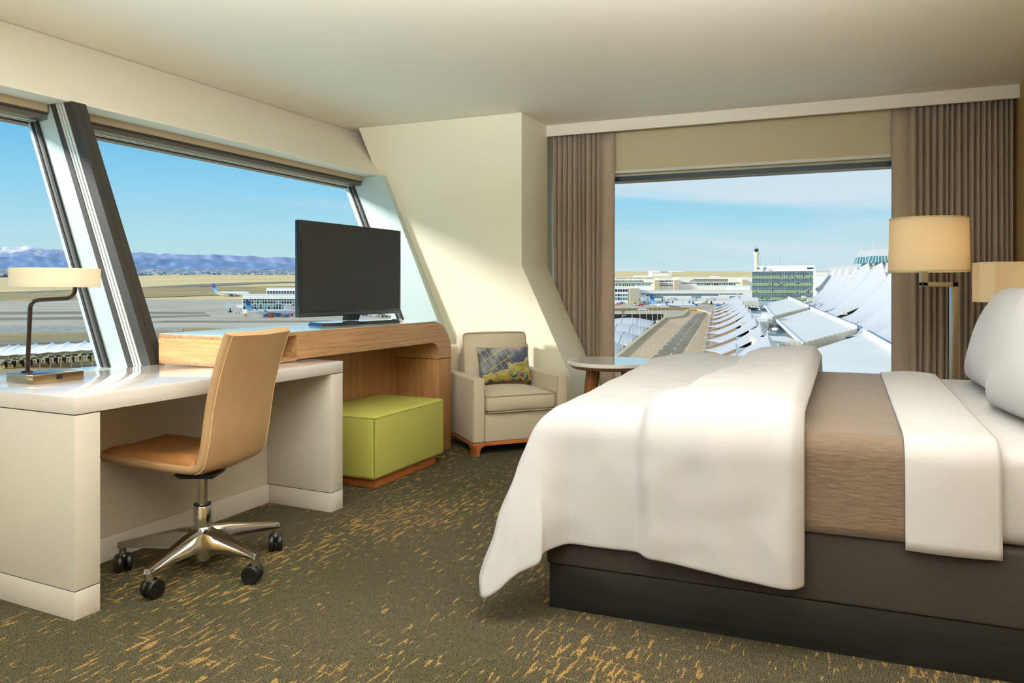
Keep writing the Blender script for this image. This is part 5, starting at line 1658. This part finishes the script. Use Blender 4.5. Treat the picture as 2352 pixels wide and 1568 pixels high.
# ------------------------------------------------------------------ aircraft
def airliner(label, loc, yaw, L=61., tail=True, eng=M_dblue, wing=True):
    th = thing('airliner', label, 'aircraft', loc, yaw)
    R = L * .053
    zc = R + L * .032
    # fuselage along +x (nose)
    st = [(-.50, .12, .45), (-.46, .30, .36), (-.40, .55, .22), (-.30, .86, .07), (-.22, 1, 0), (.30, 1, 0), (.38, .95, -.02), (.44, .76, -.08), (.48, .46, -.16), (.497, .18, -.22), (.5, .03, -.24)]
    bm = nbm(); rings = []
    for fx, fr, dz in st:
        rings.append([bm.verts.new((fx * L, R * fr * cos(2 * pi * k / 20), zc + dz * R + R * fr * sin(2 * pi * k / 20))) for k in range(20)])
    for a, b in zip(rings, rings[1:]):
        for k in range(20): bm.faces.new((a[k], a[(k + 1) % 20], b[(k + 1) % 20], b[k]))
    bm.faces.new(rings[0][::-1]); bm.faces.new(rings[-1])
    fu = fin('fuselage', bm, M_vwhite, th, 60)
    bm = nbm()
    for k in range(36):
        x = (-.30 + .68 * k / 35) * L
        for s in (-1, 1): box(bm, x, x + .3, s * R * 1.0 - .08, s * R * 1.0 + .08, zc + R * .12, zc + R * .12 + .4)
    o = fin('cabin_window', bm, M_pane_d, fu); o['kind'] = 'stuff'
    bm = nbm(); box(bm, .452 * L, .470 * L, -R * .5, R * .5, zc + R * .22, zc + R * .42); fin('cockpit_window', bm, M_pane_d, fu)
    # tail fin in three bands
    def finpoly(t0, t1):
        a0, a1 = -.365 + (-.455 + .365) * t0, -.365 + (-.455 + .365) * t1
        b0, b1 = -.485 + (-.515 + .485) * t0, -.485 + (-.515 + .485) * t1
        h = L * .195
        return [(a0 * L, zc + R * .75 + h * t0), (b0 * L, zc + R * .75 + h * t0), (b1 * L, zc + R * .75 + h * t1), (a1 * L, zc + R * .75 + h * t1)]
    for t0, t1, m_, nm in ((0, .52, M_lblue, 'lower_fin'), (.52, 1.0, M_dblue, 'upper_fin')):
        bm = nbm(); prism(bm, finpoly(t0, t1), lambda p_, e: (p_[0], .25 if e else -.25, p_[1])); fin(nm, bm, m_, th)
    bm = nbm()
    for k in range(4):
        x = (-.475 + .028 * k) * L
        hexa(bm, [(x, -.3, zc + R * .8), (x + .5, -.3, zc + R * .8), (x + .5, .3, zc + R * .8), (x, .3, zc + R * .8), (x - .6, -.3, zc + R * .8 + L * .05), (x - .2, -.3, zc + R * .8 + L * .05), (x - .2, .3, zc + R * .8 + L * .05), (x - .6, .3, zc + R * .8 + L * .05)])
    o = fin('fin_stripe', bm, M_vwhite, th); o['kind'] = 'stuff'
    for s in (-1, 1):
        bm = nbm(); hexa(bm, [(.12 * L, s * R * .7, zc - R * .5), (-.08 * L, s * R * .7, zc - R * .5), (-.235 * L, s * L * .46, zc + L * .03), (-.20 * L, s * L * .46, zc + L * .03),
                             (.12 * L, s * R * .7, zc - R * .2), (-.08 * L, s * R * .7, zc - R * .3), (-.235 * L, s * L * .46, zc + L * .035), (-.20 * L, s * L * .46, zc + L * .036)]); w_ = fin('wing', bm, mat('wing_grey', (196, 202, 206), .4), th)
        bm = nbm(); hexa(bm, [(-.20 * L, s * L * .46, zc + L * .03), (-.235 * L, s * L * .46, zc + L * .03), (-.245 * L, s * L * .468, zc + L * .075), (-.235 * L, s * L * .468, zc + L * .075), (-.20 * L, s * L * .465, zc + L * .03), (-.235 * L, s * L * .465, zc + L * .03), (-.245 * L, s * L * .473, zc + L * .075), (-.235 * L, s * L * .473, zc + L * .075)]); fin('winglet', bm, M_dblue, w_)
        bm = nbm(); hexa(bm, [(-.40 * L, s * R * .3, zc + R * .25), (-.475 * L, s * R * .2, zc + R * .25), (-.52 * L, s * L * .155, zc + R * .5), (-.49 * L, s * L * .155, zc + R * .5), (-.40 * L, s * R * .3, zc + R * .4), (-.475 * L, s * R * .2, zc + R * .35), (-.52 * L, s * L * .155, zc + R * .55), (-.49 * L, s * L * .155, zc + R * .55)]); fin('stabilizer', bm, M_vwhite, th)
        ex, ey, ez = .075 * L, s * L * .15, zc - R * .75
        bm = nbm(); lathe(bm, [(R * .30, -.055 * L), (R * .50, -.02 * L), (R * .55, .03 * L), (R * .48, .045 * L), (R * .40, .043 * L)], 16); bm.transform(Matrix.Translation((ex, ey, ez)) @ Matrix.Rotation(pi / 2, 4, 'Y')); en = fin('engine', bm, eng, th, 50)
        bm = nbm(); cyl(bm, (ex + .043 * L, ey, ez), (ex + .046 * L, ey, ez), R * .46, n=14); fin('inlet_rim', bm, M_vwhite, en)
        bm = nbm(); cyl(bm, (-.02 * L, s * L * .07, 0), (-.02 * L, s * L * .07, zc - R * .3), .25, n=6); cyl(bm, (-.02 * L, s * (L * .07 - .5), .6), (-.02 * L, s * (L * .07 + .5), .6), .6, n=10); fin('main_gear', bm, M_tyre, th)
    bm = nbm(); cyl(bm, (.40 * L, 0, 0), (.40 * L, 0, zc - R * .5), .2, n=6); cyl(bm, (.40 * L, -.35, .5), (.40 * L, .35, .5), .5, n=10); fin('nose_gear', bm, M_tyre, th)
    return th
q = gp(533, 682.5, DEP, .4); airliner('white airliner with blue tail rolling on the far taxiway, left of the concourse', q, -.12, 61)
q = gp(627, 728, DEP, .4); airliner('white airliner with blue tail parked before the left concourse, left of the television', q, .50, 43)
q = gp(882, 729.5, DEP, .4); airliner('white airliner parked below the right end of the television', q, pi - .5, 37, eng=M_steel)
q = gp(1547, 712, DEP, .4); airliner('white airliner with blue tail beyond the bridge in the picture window', q, -.05, 46)
q = gp(1622, 664, DEP, .4); airliner('far airliner with blue tail showing above the long concourse roof', q, .6, 50)

# jet bridges
def jetbridge(label, q, L, yaw):
    th = thing('jet_bridge', label, 'jet bridge', q, yaw)
    bm = nbm(); box(bm, 0, L, -1.6, 1.6, 4.2, 7.2); fin('tunnel', bm, M_vwhite, th)
    bm = nbm(); box(bm, -3.2, 2.4, -2.6, 2.6, 3.6, 8.2, .3); box(bm, -4.6, -3.2, -2.0, 2.0, 3.8, 7.4); fin('cab', bm, mat('jetbridge_grey', (206, 212, 206), .6), th)
    bm = nbm(); box(bm, -4.7, -4.55, -1.4, 1.4, 4.4, 6.6); fin('cab_opening', bm, M_pane_d, th)
    bm = nbm(); box(bm, -1.2, 1.2, -2.2, 2.2, 0, 1.0); box(bm, -.5, .5, -.6, .6, 1.0, 4.2); fin('drive_bogie', bm, M_tyre, th)
    bm = nbm(); box(bm, L - 1.2, L + .6, -1.2, 1.2, 0, 4.2); fin('column', bm, M_steel, th)
    return th
jetbridge('white jet bridge standing free at the left end of the concourse', gp(529, 718, DEP, .4), 24, .1)
jetbridge('white jet bridge at the nose of the parked airliner by the television', gp(664, 721, DEP, .4), 14, .2)
for k, (u, L) in enumerate(((1480, 20), (1545, 20), (1592, 16), (1634, 24), (1690, 14))):
    jetbridge(('jet bridge above the tail of the airliner in the picture window', 'long jet bridge in front of the concourse, right of the blue tail', 'jet bridge in the middle of the concourse front', 'long jet bridge left of the glass office block', 'jet bridge at the right end of the concourse front')[k], gp(u, 699.5, DEP, .4), L, .03)

# ground vehicles
rnd = random.Random(21)
VC = [(M_vwhite, 'white'), (M_vwhite, 'white'), (M_red, 'red'), (M_yellow, 'yellow'), (M_dblue, 'blue')]
spots = [(563, 727), (570, 724), (611, 729), (622, 730), (630, 728), (640, 728), (650, 727), (660, 729), (675, 727), (682, 728), (546, 720), (795, 729), (810, 728), (838, 727), (934, 728), (946, 727), (956, 730), (966, 729)]
spots.sort()
for k, (u, v) in enumerate(spots):
    m_, nm = VC[(k * 3) % 5]
    vehicle(gp(u, v, DEP, .4), rnd.uniform(0, 3), m_, '%s service truck, %s from the left at the left concourse' % (nm, ORD[k]), 'service trucks at the left concourse', 5.2, 2.3, 'service_truck', 'truck')
spots = [(1408 + 11 * k + rnd.uniform(-3, 3), rnd.uniform(695, 704)) for k in range(28)]
spots.sort()
for k, (u, v) in enumerate(spots):
    if 1490 < u < 1520 and v > 699: v = 697
    m_, nm = VC[(k * 2) % 5]
    vehicle(gp(u, v, DEP, .4), rnd.uniform(0, 3), m_, '%s service truck, %s from the left at the long concourse' % (nm, ORD[k]), 'service trucks at the long concourse', 5.4, 2.4, 'service_truck', 'truck')
vehicle(gp(1478, 712.5, HR - 2.2), 0, M_vwhite, 'white car driving on the road bridge', None, 8.5, 2.6)
flat('apron_2', [(1200, 735), (1200, 690), (1800, 690), (1800, 712), (1640, 716), (1500, 735)], M_tarmac, .35, label='concrete apron beyond the road bridge')
bpy.data.objects['apron_2'].name = 'apron_far'
